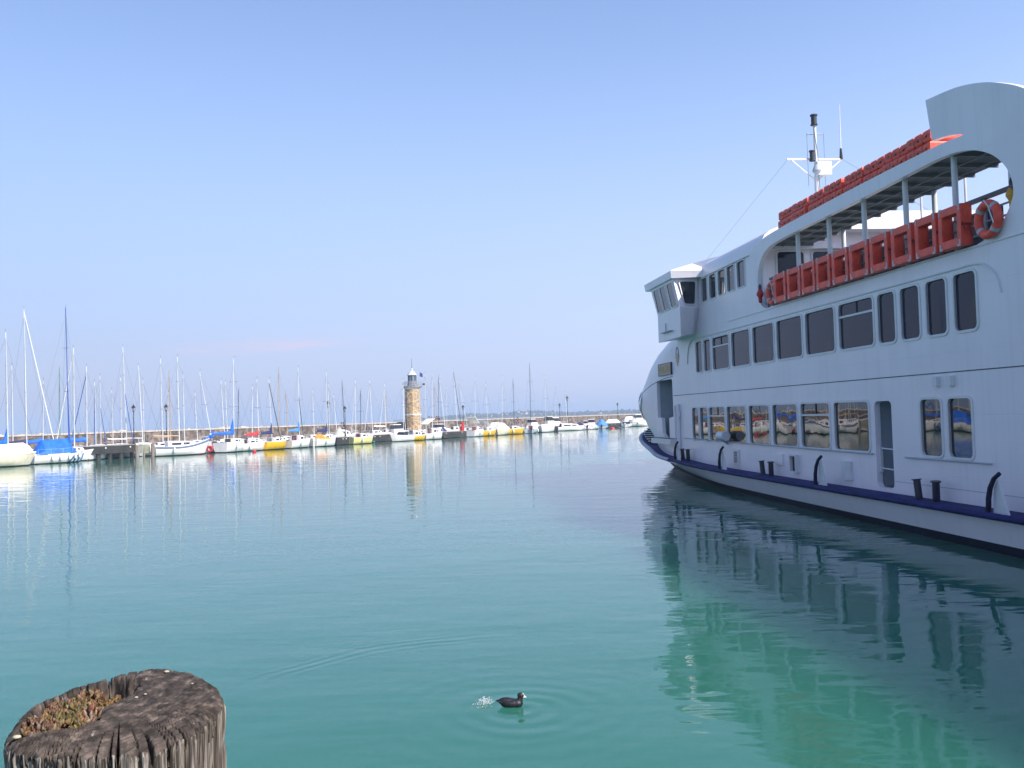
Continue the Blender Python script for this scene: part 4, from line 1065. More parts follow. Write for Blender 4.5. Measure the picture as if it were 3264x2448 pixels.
SAILS, MOTORS, BACK = 'sailboats moored in the front row', 'motor boats moored along the quay', 'sailboats in the back row'
def S(label, x0, x1, off, brg, **k): return boat('sailboat', 'sailboat', label, x0, x1, off, brg, group=SAILS, **k)
def Mo(label, x0, x1, off, brg, **k): return boat('motor_boat', 'motor boat', label, x0, x1, off, brg, group=MOTORS, cab=k.pop('cab', 0), **k)

S('cream hulled sailboat under a white tarpaulin at the left edge, blue sail cover above', -110, 104, -.3, 58, Bm=2.5, fb=.86, hull='cream', tarp=('creamcanvas', 1.72, .02, .96), mast=(18, 1058, 25), cover='blue', covh=1.6, fend=2, fendm='creamcanvas', cab=.5, boom=1, lift=.0, pulpit=0, mr=.075)
S('white sailboat with blue diagonal hull stripes under a bright blue tarpaulin, blue mast', 94, 272, .2, 42, Bm=2.2, fb=.78, tarp=('blue', 1.95, .03, .80), mast=(209, 981, 219), mastm='bluespar', boom=0, cab=.3, fend=5, fone=1, fside=1, stripes=mat('teal_blue_stripe', (.02, .16, .36), .4), mr=.07, stays=((222, 'bluespar', .05, .52),), pulpit=1)
S('white sailboat with a blue grey sheer stripe and doghouse cabin, right of the timber piles', 487, 672, .3, 55, Bm=2.3, fb=.82, strake=mat('slate_blue_stripe', (.13, .17, .27), .4), strh=.16, bottom='redbottom', sheer=.75, mast=(565, 1137, 571), cab=.55, cabu=(.22, .72), door='greyhull', boomm='tan', lift=.1, mr=.08, fend=1)
S('small white sailboat with a blue cover lifted like a tent, red lifebuoy at its stern', 660, 735, 1.6, 35, Bm=1.9, fb=.74, mast=(636, 1185, 647), cover='blue', lift=-.55, cab=.4, fend=1)
S('white sailboat with a tall bright blue sail cover rising up its mast', 702, 772, .2, 20, Bm=2.3, fb=.95, mast=(744, 1143, 744), cover='blue', covh=2.2, swing=-1.6, cab=.4, fend=1, mr=.075, pulpit=0)
S('white sailboat with a red sail cover on its boom, left of the yellow boat', 756, 838, .3, 42, Bm=2.2, fb=.72, mast=(818, 1208, 826), cover='redcanvas', covh=.7, cab=.45, mot=1, fend=1, stays=((762, 'blackspar', .05, .0),))
S('bright yellow hulled sailboat with a navy sail cover, the largest yellow hull', 828, 914, .2, 30, Bm=2.3, fb=.80, hull='yellow', mast=(857, 1209, 866), cover='navycanvas', covh=1.5, cab=.45, door='greycanvas', fend=0, stays=((893, 'blackspar', .06, .93),), pulpit=1)
S('white sailboat with a maroon cabin door and blue bundle on its mast', 910, 988, .3, 30, Bm=2.3, fb=.78, mast=(950, 1172, 954), cover='lightblue', covh=1.6, cab=.6, door='maroon', fend=1, stays=((966, 'blackspar', .05, .6),), mr=.06)
S('white sailboat with an orange tarpaulin heaped in its cockpit', 992, 1072, .0, 34, Bm=2.2, fb=.85, mast=(1040, 1185, 1042), cover='navycanvas', covh=1.2, tarp=('orcanvas', 1.35, .10, .50), cab=.4, mot=1, motm='fender', fend=2)
S('pale yellow sailboat with a maroon hatch, between two dark piers', 1131, 1174, .4, 40, Bm=1.9, fb=.75, hull='paleyellow', mast=(1149, 1245, 1149), mastm='blackspar', cab=.5, door='maroon', fend=1, boom=0)
Mo('white open motor boat with a windscreen, bow towards us, left of the lighthouse', 1250, 1302, .4, 218, Bm=2.0, fb=.72, screen=1, fend=1, mast=None, pulpit=0)
S('white sailboat with a dark door and yellow hull band, below the lighthouse', 1294, 1348, .2, 48, Bm=2.0, fb=.56, hull='yellow', cab=.75, door='greycanvas', fend=0, mast=(1325, 1225, 1336), boom=0, spreaders=0, mr=.04)
S('white sailboat with a brown cabin door and a tilted white canopy, right of the lighthouse', 1344, 1412, .1, 42, Bm=2.1, fb=.75, cab=.75, door='brown', mot=1, bimini=('whitecanvas', 2.35, .5), mast=(1398, 1200, 1407), mastm='blackspar', boom=0, fend=2, mr=.05)
S('small white sailboat with its hatch cover tilted up, left of a yellow boat', 1502, 1532, .5, 25, Bm=2.0, fb=.85, cab=.55, door='brown', bimini=('whitecanvas', 2.3, -.6), mast=(1514, 1203, 1514), boom=0, fend=1, mr=.045)
S('yellow sailboat with a tilted blue grey canopy, left one of the two small yellow sailboats', 1530, 1576, .3, 40, Bm=2.0, fb=.74, hull='yellow', cab=.5, door='greycanvas', bimini=('greyhull', 1.9, -.4), mast=(1547, 1224, 1556), boom=0, fend=1, mr=.05)
S('cream sailboat moored bow first under a pointed cream tent', 1574, 1620, .6, 192, Bm=2.2, fb=.8, hull='cream', tarp=('creamcanvas', 1.75, .05, .85), cab=.3, mast=(1603, 1200, 1599), boom=0, fend=0, mr=.05, pulpit=0)
S('yellow sailboat with a black mast, right one of the two small yellow sailboats', 1612, 1664, .3, 60, Bm=2.0, fb=.78, hull='yellow', cab=.5, door='greycanvas', mast=(1635, 1211, 1639), mastm='blackspar', boom=0, fend=1, mr=.055)
S('pale grey sailboat, stern towards us, with the tallest black mast', 1670, 1716, .6, 8, Bm=2.2, fb=.7, hull='greyhull', cab=.5, door='maroon', mast=(1688, 1160, 1690), mastm='blackspar', mot=1, fend=2, boom=0, mr=.06)
S('white sailboat moored bow first with a sharp stem and thin mast', 1717, 1760, .5, 205, Bm=2.2, fb=.95, cab=.35, mast=(1738, 1200, 1739), boom=0, fend=0, mr=.04, pulpit=0)
S('white cabin sailboat with two dark windows and a bright white mast, right of a pier', 1796, 1839, .3, 66, Bm=1.9, fb=.62, cab=.6, cabu=(.15, .8), mast=(1801, 1250, 1806), boom=0, fend=0, mr=.065, pulpit=0, L=5.2)
Mo('tiny white motor boat with a deep blue seat cover', 1837, 1858, .6, 8, Bm=1.7, fb=.65, screen=1, tarp=('navycanvas', 1.3, .3, .7), mot=1, fend=1, pulpit=0, L=4.2)
Mo('narrow white motor boat just right of the one with a deep blue seat cover', 1859, 1874, .6, 6, Bm=1.4, fb=.62, wheel=.9, mot=1, fend=1, pulpit=0, L=4.0)
Mo('white motor boat with a small windscreen, left of the blue domed cover', 1875, 1898, .6, 14, Bm=1.7, fb=.65, wheel=1.1, fend=2, pulpit=0, L=4.4)
Mo('motor boat under a faded blue domed cover with outboard', 1898, 1935, .6, 4, Bm=2.3, fb=.5, hull='greyhull', tarp=('lightblue', 1.75, .0, .7), mot=1, motc=1, fend=0, pulpit=0, L=4.6)
Mo('low white motor boat with dark screen, stern engine showing, right of the last pier', 1978, 2018, .4, 15, Bm=1.9, fb=.55, screen=1, mot=1, motc=1, motm='fender', fend=0, pulpit=1, L=4.6)
Mo('large white motor cruiser with raked wheelhouse, nearest the ferry bow', 2008, 2070, .6, 78, Bm=2.3, fb=.95, wheel=1.35, strake='greyhull', mast=(2041, 1311, 2041), mr=.02, boom=0, spreaders=0, fend=1, tarp=('whitecanvas', 1.7, .0, .38))
# second row behind the piers
S('white cruising sailboat with a cream spray hood, hull behind the small railed pier', 1052, 1134, 3.4, 62, Bm=2.4, fb=1.0, cab=.75, cabm='white', mast=(1090, 1216, 1098), mastm='blackspar', tarp=('creamcanvas', 2.1, .2, .5), boom=0, fend=0)
S('long white sailboat with two masts leaning together, behind the long dark pier', 1165, 1226, 5.4, 62, Bm=2.3, fb=1.0, cab=.45, mast=(1178, 1212, 1178), boom=0, stays=((1162, 'alu', .05, .99),), fend=0)
S('long white sailboat behind the right half of the long dark pier', 1214, 1262, 5.6, 62, Bm=2.3, fb=1.0, cab=.45, mast=(1225, 1223, 1228), boom=1, stays=((1209, 'alu', .045, .98),), fend=0)
Mo('white motor boat with a wheelhouse roof, behind the pier lamp near the right', 1750, 1800, 4.2, 62, Bm=2.2, fb=.95, wheel=1.3, wheelm='white', mast=(1770, 1240, 1771), mr=.035, boom=0, spreaders=1, fend=0)
Mo('white motor boat with a dark wheelhouse windscreen just left of the lighthouse foot', 1240, 1300, 4.4, 55, Bm=2.2, fb=.9, wheel=1.2, mast=(1285, 1210, 1285), mr=.06, boom=0, fend=0)
Mo('white motor boat with red seats under a purple cover, left of the red pillar pier', 1384, 1425, 3.6, 50, Bm=2.1, fb=.95, wheel=1.0, tarp=('navycanvas', 2.0, .32, .6), fend=0, pulpit=0)
S('white sailboat tied behind the pier with the red pillar', 1425, 1478, 4.0, 58, Bm=2.2, fb=1.0, cab=.5, mast=(1445, 1180, 1458), boom=0, fend=0, stays=((1470, 'blackspar', .055, .97),))
S('small white sailboat hidden behind the right end of the red pillar pier', 1484, 1510, 3.0, 40, Bm=1.8, fb=.85, cab=.4, mast=(1461, 1213, 1464), boom=0, fend=0, mr=.04)
Mo('white motor boat with a pale roof beside the tilted canopy yellow boat', 1566, 1592, 4.2, 45, Bm=2.0, fb=.95, tarp=('whitecanvas', 1.8, .1, .8), fend=0, pulpit=0)
Mo('white motor boat with a small cabin behind the pale grey sailboat', 1690, 1712, 5.0, 50, Bm=1.8, fb=.95, wheel=1.2, fend=0, pulpit=0)
Mo('cream motor boat with a tall cabin behind the sharp stemmed white sailboat', 1738, 1772, 4.6, 58, Bm=2.0, fb=1.0, wheel=1.5, wheelm='cream', fend=0, pulpit=0)
Mo('white motor boat under a white sheet beside the last pier', 1932, 1972, 3.4, 60, Bm=2.0, fb=.85, tarp=('whitecanvas', 1.5, .05, .9), fend=0, pulpit=0)
Mo('white motor boat under a white hood between the last pier and the cruiser', 1994, 2022, 3.0, 58, Bm=2.0, fb=.9, tarp=('whitecanvas', 1.9, .05, .8), fend=0, pulpit=0)
# back row: chiefly their masts are seen
def K(label, px, top, base=None, off=6.0, w=None, brg=60, **k):
    w = w or 46 * 90 / place(px, off).y
    return boat('sailboat', 'sailboat', label, px - w * .55, px + w * .55, off, brg, group=BACK, mast=(top[0], top[1], base or px), fend=k.pop('fend', 0), boom=k.pop('boom', 0), cab=k.pop('cab', .4), Bm=k.pop('Bm', 2.1), fb=k.pop('fb', .85), pulpit=0, **k)
K('white sailboat with a thin white mast just right of the cream boat mast', 41, (37, 1165), off=4)
K('tall silver masted sailboat, a long white furled sail slanting from its top', 85, (76, 985), off=2.6, stays=((176, 'fender', .05, .98),), mr=.08, boom=1, cover='navycanvas', covh=.5)
K('white sailboat with a pale mast left of the blue tarpaulin', 136, (138, 1212), off=4.5, boom=1, cover='blue', covh=.6)
K('sailboat with a thin green mast behind the blue tarpaulin', 190, (189, 1175), off=4.5, mastm='greenspar', hull='bluehull', spreaders=0)
K('white sailboat with a thick white mast right of the blue mast', 236, (234, 1108), off=2.2, mr=.085, stays=((176, 'fender', .04, .97),), boom=1, cover='blue', covh=.6)
K('white sailboat with a blue furled sail slanting left, at the left pier end', 276, (275, 1168), off=2.6, mr=.085, stays=((222, 'bluespar', .055, .9),), boom=1, cover='blue', covh=.5)
K('white sailboat with a navy slanting furled sail behind the left half of the pier', 305, (301, 1217), off=4.5, stays=((300, 'bluespar', .05, .9),))
K('sailboat with a white mast and a dark slanting spar behind the middle of the pier', 321, (318, 1197), off=6.5, stays=((338, 'bluespar', .045, .55),))
K('sailboat with a short white mast behind the pier legs', 360, (356, 1243), off=5.5, hull='cream')
K('white sailboat with a short mast left of the pier lamp', 388, (384, 1203), off=6.5)
K('white sailboat with the tallest white mast left of the large pier lamp', 404, (391, 1105), off=3.2, mr=.085, stays=((424, 'bluespar', .05, .55),), boom=1)
K('sailboat with a thin grey mast close to the right of the large pier lamp', 455, (441, 1165), off=4.0, boom=1, brg=75)
K('sailboat with a thin short mast second to the right of the pier lamp', 459, (455, 1212), off=7)
K('white sailboat with a bright white mast behind the doghouse of the striped sailboat', 519, (511, 1143), off=3.0, mr=.075)
K('sailboat with a varnished tan mast behind the striped sailboat', 543, (539, 1188), off=4.0, mastm='tan', mr=.085, boom=1, boomm='tan')
K('white sailboat with a short mast just left of the tan one', 535, (536, 1250), off=6.5, spreaders=0)
K('white sailboat with a mast right behind the tall mast of the striped sailboat', 588, (583, 1193), off=4.0)
K('sailboat with a short thin mast between two white ones, behind the striped bow', 629, (621, 1252), off=6.5)
K('white sailboat with a clean white mast beside the tent covered boat', 716, (704, 1213), off=3.5)
K('white sailboat with a thin white mast left of the tall blue cover', 725, (718, 1217), off=6)
K('sailboat with a black mast right of the tall blue cover', 756, (761, 1241), off=5.0, mastm='blackspar', hull='greyhull')
K('white sailboat with a white mast above the red sail cover', 803, (804, 1232), off=4.5)
K('sailboat with a varnished mast right of the yellow boat mast', 891, (888, 1178), off=2.5, mastm='tan', mr=.07)
K('white sailboat with a short tan mast behind the maroon door boat', 915, (911, 1248), off=5, mastm='tan')
K('white sailboat with a thin mast between the maroon door boat and the orange tarpaulin', 1001, (996, 1244), off=5)
K('white sailboat with a white mast close right of the navy covered mast', 1048, (1046, 1225), off=5)
K('white sailboat with a leaning thin mast left of the pier lamp with the walking man', 1074, (1063, 1260), off=5, spreaders=0)
K('white sailboat with two masts crossing left of the pale yellow boat', 1133, (1133, 1212), off=4.5, stays=((1119, 'alu', .05, .98),))
K('sailboat with a thin tan mast left of the lighthouse', 1231, (1230, 1255), off=7, mastm='tan', spreaders=0)
K('white sailboat whose white mast stands against the left edge of the lighthouse', 1292, (1282, 1228), off=4.6)
K('white sailboat whose thin mast crosses the lit face of the lighthouse', 1341, (1335, 1240), off=4.2, mr=.04)
K('white sailboat with a thin mast first to the right of the lighthouse', 1358, (1354, 1190), off=4.5, mr=.05)
K('white sailboat with a bright mast beside the people sitting on the wall', 1378, (1377, 1188), off=4)
K('white sailboat with a tan mast right of the sitting people', 1386, (1384, 1226), off=6.5, mastm='tan')
K('white sailboat with a white mast leaning left of the red pillar', 1419, (1401, 1210), off=5, mr=.065)
K('white sailboat with a short thin mast left of the red pillar', 1424, (1423, 1233), off=6.5, mr=.045)
# boats moored further left along the same pier line, met in the ferry windows
for i, (k, hb, tp, lb) in enumerate(((-9, 'white', 'blue', 'white sailboat under a blue cover beyond the left edge, seen in the saloon windows'), (-16, 'white', None, 'white sailboat with navy stripe beyond the left edge, seen in the saloon windows'),
                                     (-24, 'cream', 'whitecanvas', 'cream sailboat under a white cover beyond the left edge, seen in the saloon windows'), (-31, 'white', 'blue', 'second blue covered sailboat beyond the left edge, furthest from view'))):
    pc = along(k, 0); px = 1632 + FPX * pc.x / pc.y
    kw = dict(tarp=(tp, 1.9, .05, .8)) if tp else dict(strake='navycanvas', strh=.2)
    bt = boat('sailboat', 'sailboat', lb, -400, -200, 0, 50, Bm=2.3, fb=.9, hull=hb, L=7.0, group=SAILS, fend=2, **kw)
    bt.location = pc

# small floats in the water
o = MB().ell((0, 0, .06), (.20, .20, .19), 14, 9).build('mooring_buoy', 'red', None, smooth=True, loc=at_z(811, 1441, 0)); tag(o, 'round red mooring buoy floating before the yellow sailboat', 'buoy')
rb = thing('lifebuoy', 'red lifebuoy hung between the striped sailboat bow and the tent covered boat', 'lifebuoy', place(667, .9) + Vector((0, 0, .42)), R(20))
MB().torus((0, 0, 0), .24, .09, 'Y', 20, 8).build('ring', 'red', rb, smooth=True)
o = MB().lathe([(.05, -.1), (.3, -.05), (.34, .05), (.3, .16), (.1, .22)], (0, 0, 0), 12).build('mooring_buoy', 'orred', None, smooth=40, loc=at_z(1953, 1366, 0)); tag(o, 'small red buoy on the water before the last pier', 'buoy')
a, b = place(1173, 1.2), place(1190, 1.2); mb = MB(); mb.tube(a + Vector((0, 0, .5)), b + Vector((0, 0, .12)), .05); mb.tube(b + Vector((0, 0, .12)), b + Vector((.1, 0, .10)), .12, .1)
tag(mb.build('gangplank', mat('green_plastic', (.03, .32, .2), .5)), 'green plank sloping to the water beside the pale yellow boat', 'plank')

# ------------------------------------------------------------------ lighthouse
LP = place(1317, 8.7)
lh = thing('lighthouse', 'octagonal tan stone lighthouse with white band, gallery and lantern on the breakwater', 'lighthouse', LP, R(6))
def tower_stone():
    m = bpy.data.materials.new('tower_stone'); m.use_nodes = True
    n, l = m.node_tree.nodes, m.node_tree.links; b = n['Principled BSDF']; b.inputs['Roughness'].default_value = .9
    tc = n.new('ShaderNodeTexCoord'); mp = n.new('ShaderNodeMapping'); mp.inputs['Scale'].default_value = (1, 1, 1.9); l.new(tc.outputs['Object'], mp.inputs['Vector'])
    v = n.new('ShaderNodeTexVoronoi'); v.inputs['Scale'].default_value = 3.6; l.new(mp.outputs[0], v.inputs['Vector'])
    rp = n.new('ShaderNodeValToRGB'); e = rp.color_ramp.elements
    e[0].color = (.22, .15, .085, 1); e[1].color = (.66, .47, .27, 1); e.new(.45).color = (.46, .32, .175, 1)
    sx = n.new('ShaderNodeSeparateColor'); l.new(v.outputs['Color'], sx.inputs[0]); l.new(sx.outputs[0], rp.inputs[0]); l.new(rp.outputs[0], b.inputs['Base Color'])
    bp = n.new('ShaderNodeBump'); bp.inputs['Distance'].default_value = .018; l.new(v.outputs['Distance'], bp.inputs['Height']); l.new(bp.outputs[0], b.inputs['Normal'])
    return m
TS = tower_stone(); o8 = 0.0
MB().lathe([(1.21, .6), (1.14, 3.26), (1.135, 3.40), (1.05, 7.05)], n=8, rot=o8).build('tower', TS, lh)
MB().lathe([(1.16, 3.24), (1.19, 3.25), (1.19, 3.40), (1.15, 3.41)], n=8, rot=o8).build('stone_band', 'fender', lh)
MB().lathe([(1.30, .3), (1.30, .75), (1.215, .80)], n=8, rot=o8).build('plinth', 'concrete', lh)
mb = MB()
for k in range(16):
    a = 2 * math.pi * k / 16; c = Vector((math.cos(a), math.sin(a), 0))
    mb.loft([[c * 1.02 + Vector((0, 0, 6.85)) + Vector((-c.y, c.x, 0)) * w for w in (-.06, .06)] + [c * 1.03 + Vector((0, 0, 7.23)) + Vector((-c.y, c.x, 0)) * w for w in (.06, -.06)],
             [c * 1.06 + Vector((0, 0, 6.95)) + Vector((-c.y, c.x, 0)) * w for w in (-.06, .06)] + [c * 1.30 + Vector((0, 0, 7.23)) + Vector((-c.y, c.x, 0)) * w for w in (.06, -.06)]])
mb.build('corbel', 'fender', lh)
ga = MB().lathe([(1.0, 7.235), (1.34, 7.235), (1.36, 7.30), (1.36, 7.38), (1.0, 7.40)], n=16).build('gallery', 'concrete', lh)
mb = MB()
for z in (7.62, 7.84, 8.02): mb.torus((0, 0, z), 1.30, .018, 'Z', 32, 6)
for k in range(24):
    a = 2 * math.pi * k / 24; mb.tube((1.3 * math.cos(a), 1.3 * math.sin(a), 7.38), (1.3 * math.cos(a), 1.3 * math.sin(a), 8.02), .015, n=5)
mb.build('railing', 'shipgrey', ga)
MB().lathe([(.76, 7.40), (.70, 7.6), (.68, 8.12), (.62, 8.14)], n=16).build('lantern_base', 'greycloth', lh, smooth=40)
ln = MB().lathe([(.54, 8.14), (.54, 8.93)], n=8, rot=o8).build('lantern', 'lantern', lh)
mb = MB()
for k in range(8):
    a = o8 + 2 * math.pi * k / 8; mb.tube((.565 * math.cos(a), .565 * math.sin(a), 8.12), (.565 * math.cos(a), .565 * math.sin(a), 8.95), .045, n=6)
mb.build('mullion', 'iron', ln)
mb = MB(); mb.lathe([(.3, 8.2), (.3, 8.8)], n=10); mb.build('lens', 'fender', ln)
rf = MB().lathe([(.70, 8.93), (.72, 8.99), (.55, 9.15), (.38, 9.38), (.20, 9.56), (.14, 9.60), (.12, 9.64)], n=8, rot=o8).build('roof', 'roofmetal', lh)
MB().ell((0, 0, 9.78), (.15, .15, .16), 10, 8).build('roof_ball', 'roofmetal', rf, smooth=True)
MB().tube((0, 0, 9.9), (-.02, 0, 11.4), .04, .012, 6).build('spire', 'iron', rf)
fl = MB().tube((.85, -.5, 7.4), (1.15, -.45, 9.75), .025, .015, 6).build('flagpole', 'shipgrey', lh)
mb = MB(); mb.loft([[(1.07 + .02 * i + .09 * i, -.46 - .03 * math.sin(i * 1.9), 8.72 + .0 * i - .03 * i), (1.12 + .09 * i, -.45 - .03 * math.sin(i * 1.9), 9.35 - .06 * i)] for i in range(5)], closed=False); mb.build('flag', mat('faded_navy_flag', (.03, .06, .2), .8), fl)
MB().box((1.62, -.35, 7.62), (.32, .25, .25)).build('gallery_light', 'iron', lh)
MB().tube((1.3, -.3, 7.55), (1.55, -.35, 7.6), .025, n=6).build('light_arm', 'iron', lh)
th = R(-168)
def on_face(deg, r, z, w, h, d, name, m, par):
    a = R(deg); c = Vector((math.cos(a), math.sin(a), 0)); t = Vector((-c.y, c.x, 0)); mb = MB()
    mb.add([c * (r + e) + t * (w * sx) + Vector((0, 0, z + h * sz)) for e in (-.05, d) for sx in (-.5, .5) for sz in (-.5, .5)], [(0, 1, 3, 2), (4, 6, 7, 5), (0, 4, 5, 1), (2, 3, 7, 6), (0, 2, 6, 4), (1, 5, 7, 3)])
    return mb.build(name, m, par)
w_ = on_face(202.5, .99, 6.35, .36, .72, .03, 'window', 'fender', lh); on_face(202.5, .99, 6.35, .19, .5, .045, 'pane', 'dark', w_)
w_ = on_face(202.5, 1.035, 4.5, .26, .4, .03, 'window', 'fender', lh); on_face(202.5, 1.035, 4.5, .13, .26, .045, 'pane', 'dark', w_)
on_face(202.5, 1.085, 1.75, .5, 1.8, .05, 'door', 'blackspar', lh)
gt = MB().box2((-.45, -.04, 0), (.45, .04, 1.45)).build('gate', 'blackspar', None, loc=place(1281, 9.6) + Vector((0, 0, .85)), rz=math.atan2(DL.y, DL.x)); tag(gt, 'dark metal gate at the left foot of the lighthouse', 'gate')

# ------------------------------------------------------------------ street lamps
def street_lamp():
    root = thing('street_lamp', '', 'street lamp', (0, 0, 0), 0, 'lantern lamps along the harbour')
    MB().lathe([(.12, 0), (.12, .3), (.075, .4), (.05, .6), (.045, 1.5), (.06, 1.54), (.04, 1.6), (.033, 3.2), (.06, 3.24), (.03, 3.3)], n=10).build('pole', 'iron', root, smooth=40)
    ln = MB().lathe([(.07, 3.36), (.17, 3.70)], n=6).build('lantern', 'lampglass', root)
    mb = MB()
    for k in range(6):
        a = 2 * math.pi * k / 6; mb.tube((.072 * math.cos(a), .072 * math.sin(a), 3.34), (.178 * math.cos(a), .178 * math.sin(a), 3.72), .014, n=5)
    mb.lathe([(.09, 3.30), (.10, 3.35), (.07, 3.37)], n=6); mb.build('lantern_frame', 'iron', ln)
    MB().lathe([(.21, 3.70), (.22, 3.73), (.13, 3.86), (.10, 3.90), (.05, 3.95), (.03, 4.0), (.012, 4.1)], n=6).build('lamp_cap', 'iron', root)
    return root
LAMPS = [(423, 1287, 2.0, 'black lantern lamp on the left pier, the nearest and largest of the lamps'), (527, 1285, 10.0, 'black lantern lamp on the quay behind the striped sailboat'),
         (1097, 1292, 2.4, 'black lantern lamp on the small railed pier beside the walking man'), (1044, 1276, 10.0, 'black lantern lamp half hidden by the mast left of the walking man'),
         (1474, 1289, 2.2, 'black lantern lamp beside the red pillar on the pier'), (1782, 1284, 2.6, 'black lantern lamp on the pier left of the white cabin sailboat'),
         (1807, 1260, 12.4, 'tall black lantern lamp just behind the bright white mast on the right'), (1967, 1282, 3.0, 'black lantern lamp on the last pier, closest to the ferry')]
l0 = street_lamp()
for i, (x, y, off, lab) in enumerate(LAMPS):
    p = place(x + 3, off); zb = .80 if off < 9 else (.85 if off < 11.5 else .9)
    if i == 0: zb = 1.17
    top = at_depth(x, y, p.y).z; o = l0 if i == 0 else dup(l0)
    o.location = (p.x, p.y, zb); h = (top - zb) / 4.1; o.scale = (max(.9, min(1.15, h)),) * 2 + (h,); o['label'] = lab
# red pillars
def red_pillar(px, off, zt, label):
    p = place(px, off); o = thing('red_pillar', label, 'pillar', p, LINE_RZ, 'red service pillars on the piers')
    MB().box2((-.2, -.2, .82), (.2, .2, zt)).build('pillar_body', 'red', o); MB().box2((-.24, -.24, zt), (.24, .24, zt + .06)).build('cap', 'redcanvas', o); MB().box2((-.1, -.215, zt - .5), (.1, -.203, zt - .2)).build('panel', 'fender', o)
red_pillar(1471, 1.6, 2.0, 'red service pillar standing on the pier right of the lighthouse')
red_pillar(1706, 5.0, 2.0, 'thin red service pillar behind the pale grey sailboat')

# ------------------------------------------------------------------ people on the breakwater
def person(label, p, rz, pose, top, legs, scale=1.0, hair='hair'):
    root = thing('person', label, 'person', p, rz)
    J = {}
    if pose == 'sit':
        J = dict(pel=(0, 0, .10), ch=(0, .02, .42), nk=(0, .05, .56), hd=(0, .07, .68), ls=(-.17, .03, .50), le=(-.24, .12, .28), lh=(-.12, .32, .16), rs=(.17, .03, .50), re=(.24, .12, .28), rh=(.12, .32, .16),
                 lhip=(-.10, .03, .09), lk=(-.13, .44, .14), lf=(-.13, .48, -.28), lt=(-.13, .62, -.32), rhip=(.10, .03, .09), rk=(.13, .42, .14), rf=(.14, .46, -.28), rt=(.14, .60, -.32))
    else:
        b = .28 if pose == 'bend' else .03
        J = dict(pel=(0, 0, .92), ch=(0, b * .8, 1.28), nk=(0, b * 1.15, 1.46), hd=(0, b * 1.35 + .03, 1.60), ls=(-.19, b, 1.40), le=(-.27, b + .05, 1.12), lh=(-.22, b + .24, .92), rs=(.19, b, 1.40), re=(.26, b + .0, 1.12), rh=(.20, b + .22, .90),
                 lhip=(-.10, 0, .88), lk=(-.11, .12, .48), lf=(-.11, .02, .08), lt=(-.12, .17, .03), rhip=(.10, 0, .88), rk=(.11, .02, .48), rf=(.12, -.16, .09), rt=(.12, -.01, .03))
    names = list(J); rad = dict(pel=.14, ch=.15, nk=.055, hd=.085, ls=.07, le=.05, lh=.035, rs=.07, re=.05, rh=.035, lhip=.10, lk=.065, lf=.045, lt=.04, rhip=.10, rk=.065, rf=.045, rt=.04)
    E = [('pel', 'ch'), ('ch', 'nk'), ('nk', 'hd'), ('ch', 'ls'), ('ls', 'le'), ('le', 'lh'), ('ch', 'rs'), ('rs', 're'), ('re', 'rh'), ('pel', 'lhip'), ('lhip', 'lk'), ('lk', 'lf'), ('lf', 'lt'), ('pel', 'rhip'), ('rhip', 'rk'), ('rk', 'rf'), ('rf', 'rt')]
    def skin(nm, keys, grow, m):
        ks = [k for k in names if k in keys]; me = bpy.data.meshes.new(nm)
        me.from_pydata([J[k] for k in ks], [(ks.index(a), ks.index(b)) for a, b in E if a in keys and b in keys], [])
        o = bpy.data.objects.new(nm, me); COL.objects.link(o); o.parent = root; me.materials.append(M[m])
        o.modifiers.new('skin', 'SKIN')
        for i, k in enumerate(ks): me.skin_vertices[0].data[i].radius = (rad[k] * grow,) * 2
        me.skin_vertices[0].data[0].use_root = True
        s_ = o.modifiers.new('sub', 'SUBSURF'); s_.levels = s_.render_levels = 1
        return o
    skin('body', set(names), 1.0, 'skin')
    skin('jacket', {'pel', 'ch', 'ls', 'le', 'rs', 're', 'lhip', 'rhip'}, 1.16, top)
    skin('trousers', {'pel', 'lhip', 'lk', 'lf', 'rhip', 'rk', 'rf'}, 1.20, legs)
    h = Vector(J['hd']); MB().ell(h + Vector((0, -.015, .035)), (.098, .105, .095), 10, 7).build('hair', hair, root, smooth=True)
    return root
toward = LINE_RZ - R(90)
def wallp(px, z, off=WALL_OFF + .5): 
    p = place(px, off); p.z = z; return p
for px, lab, tp in ((1367, 'person in dark clothes sitting on the wall, leftmost of the seated group', 'darkcloth'), (1377, 'person in a black jacket sitting second from the left on the wall', 'darkcloth'),
                    (1391, 'person in a maroon top sitting on the wall, leaning forward', 'maroon'), (1398, 'person in dark clothes at the right end of the seated group', 'darkcloth')):
    person(lab, wallp(px, 2.26), toward + random.uniform(-.4, .4), 'sit', tp, 'darkcloth')
person('person in a grey jacket walking on the quay behind the small railed pier', wallp(1087, .85, 8.6), toward, 'walk', 'greycloth', 'darkcloth')
person('person in dark clothes standing right behind the lamp of the railed pier', wallp(1093, .85, 9.2), toward + .5, 'walk', 'darkcloth', 'jeans')
person('person in a dark red top bending over behind the black masted yellow sailboat', wallp(1648, .85, 7.2), toward - .6, 'bend', 'maroon', 'greycloth')

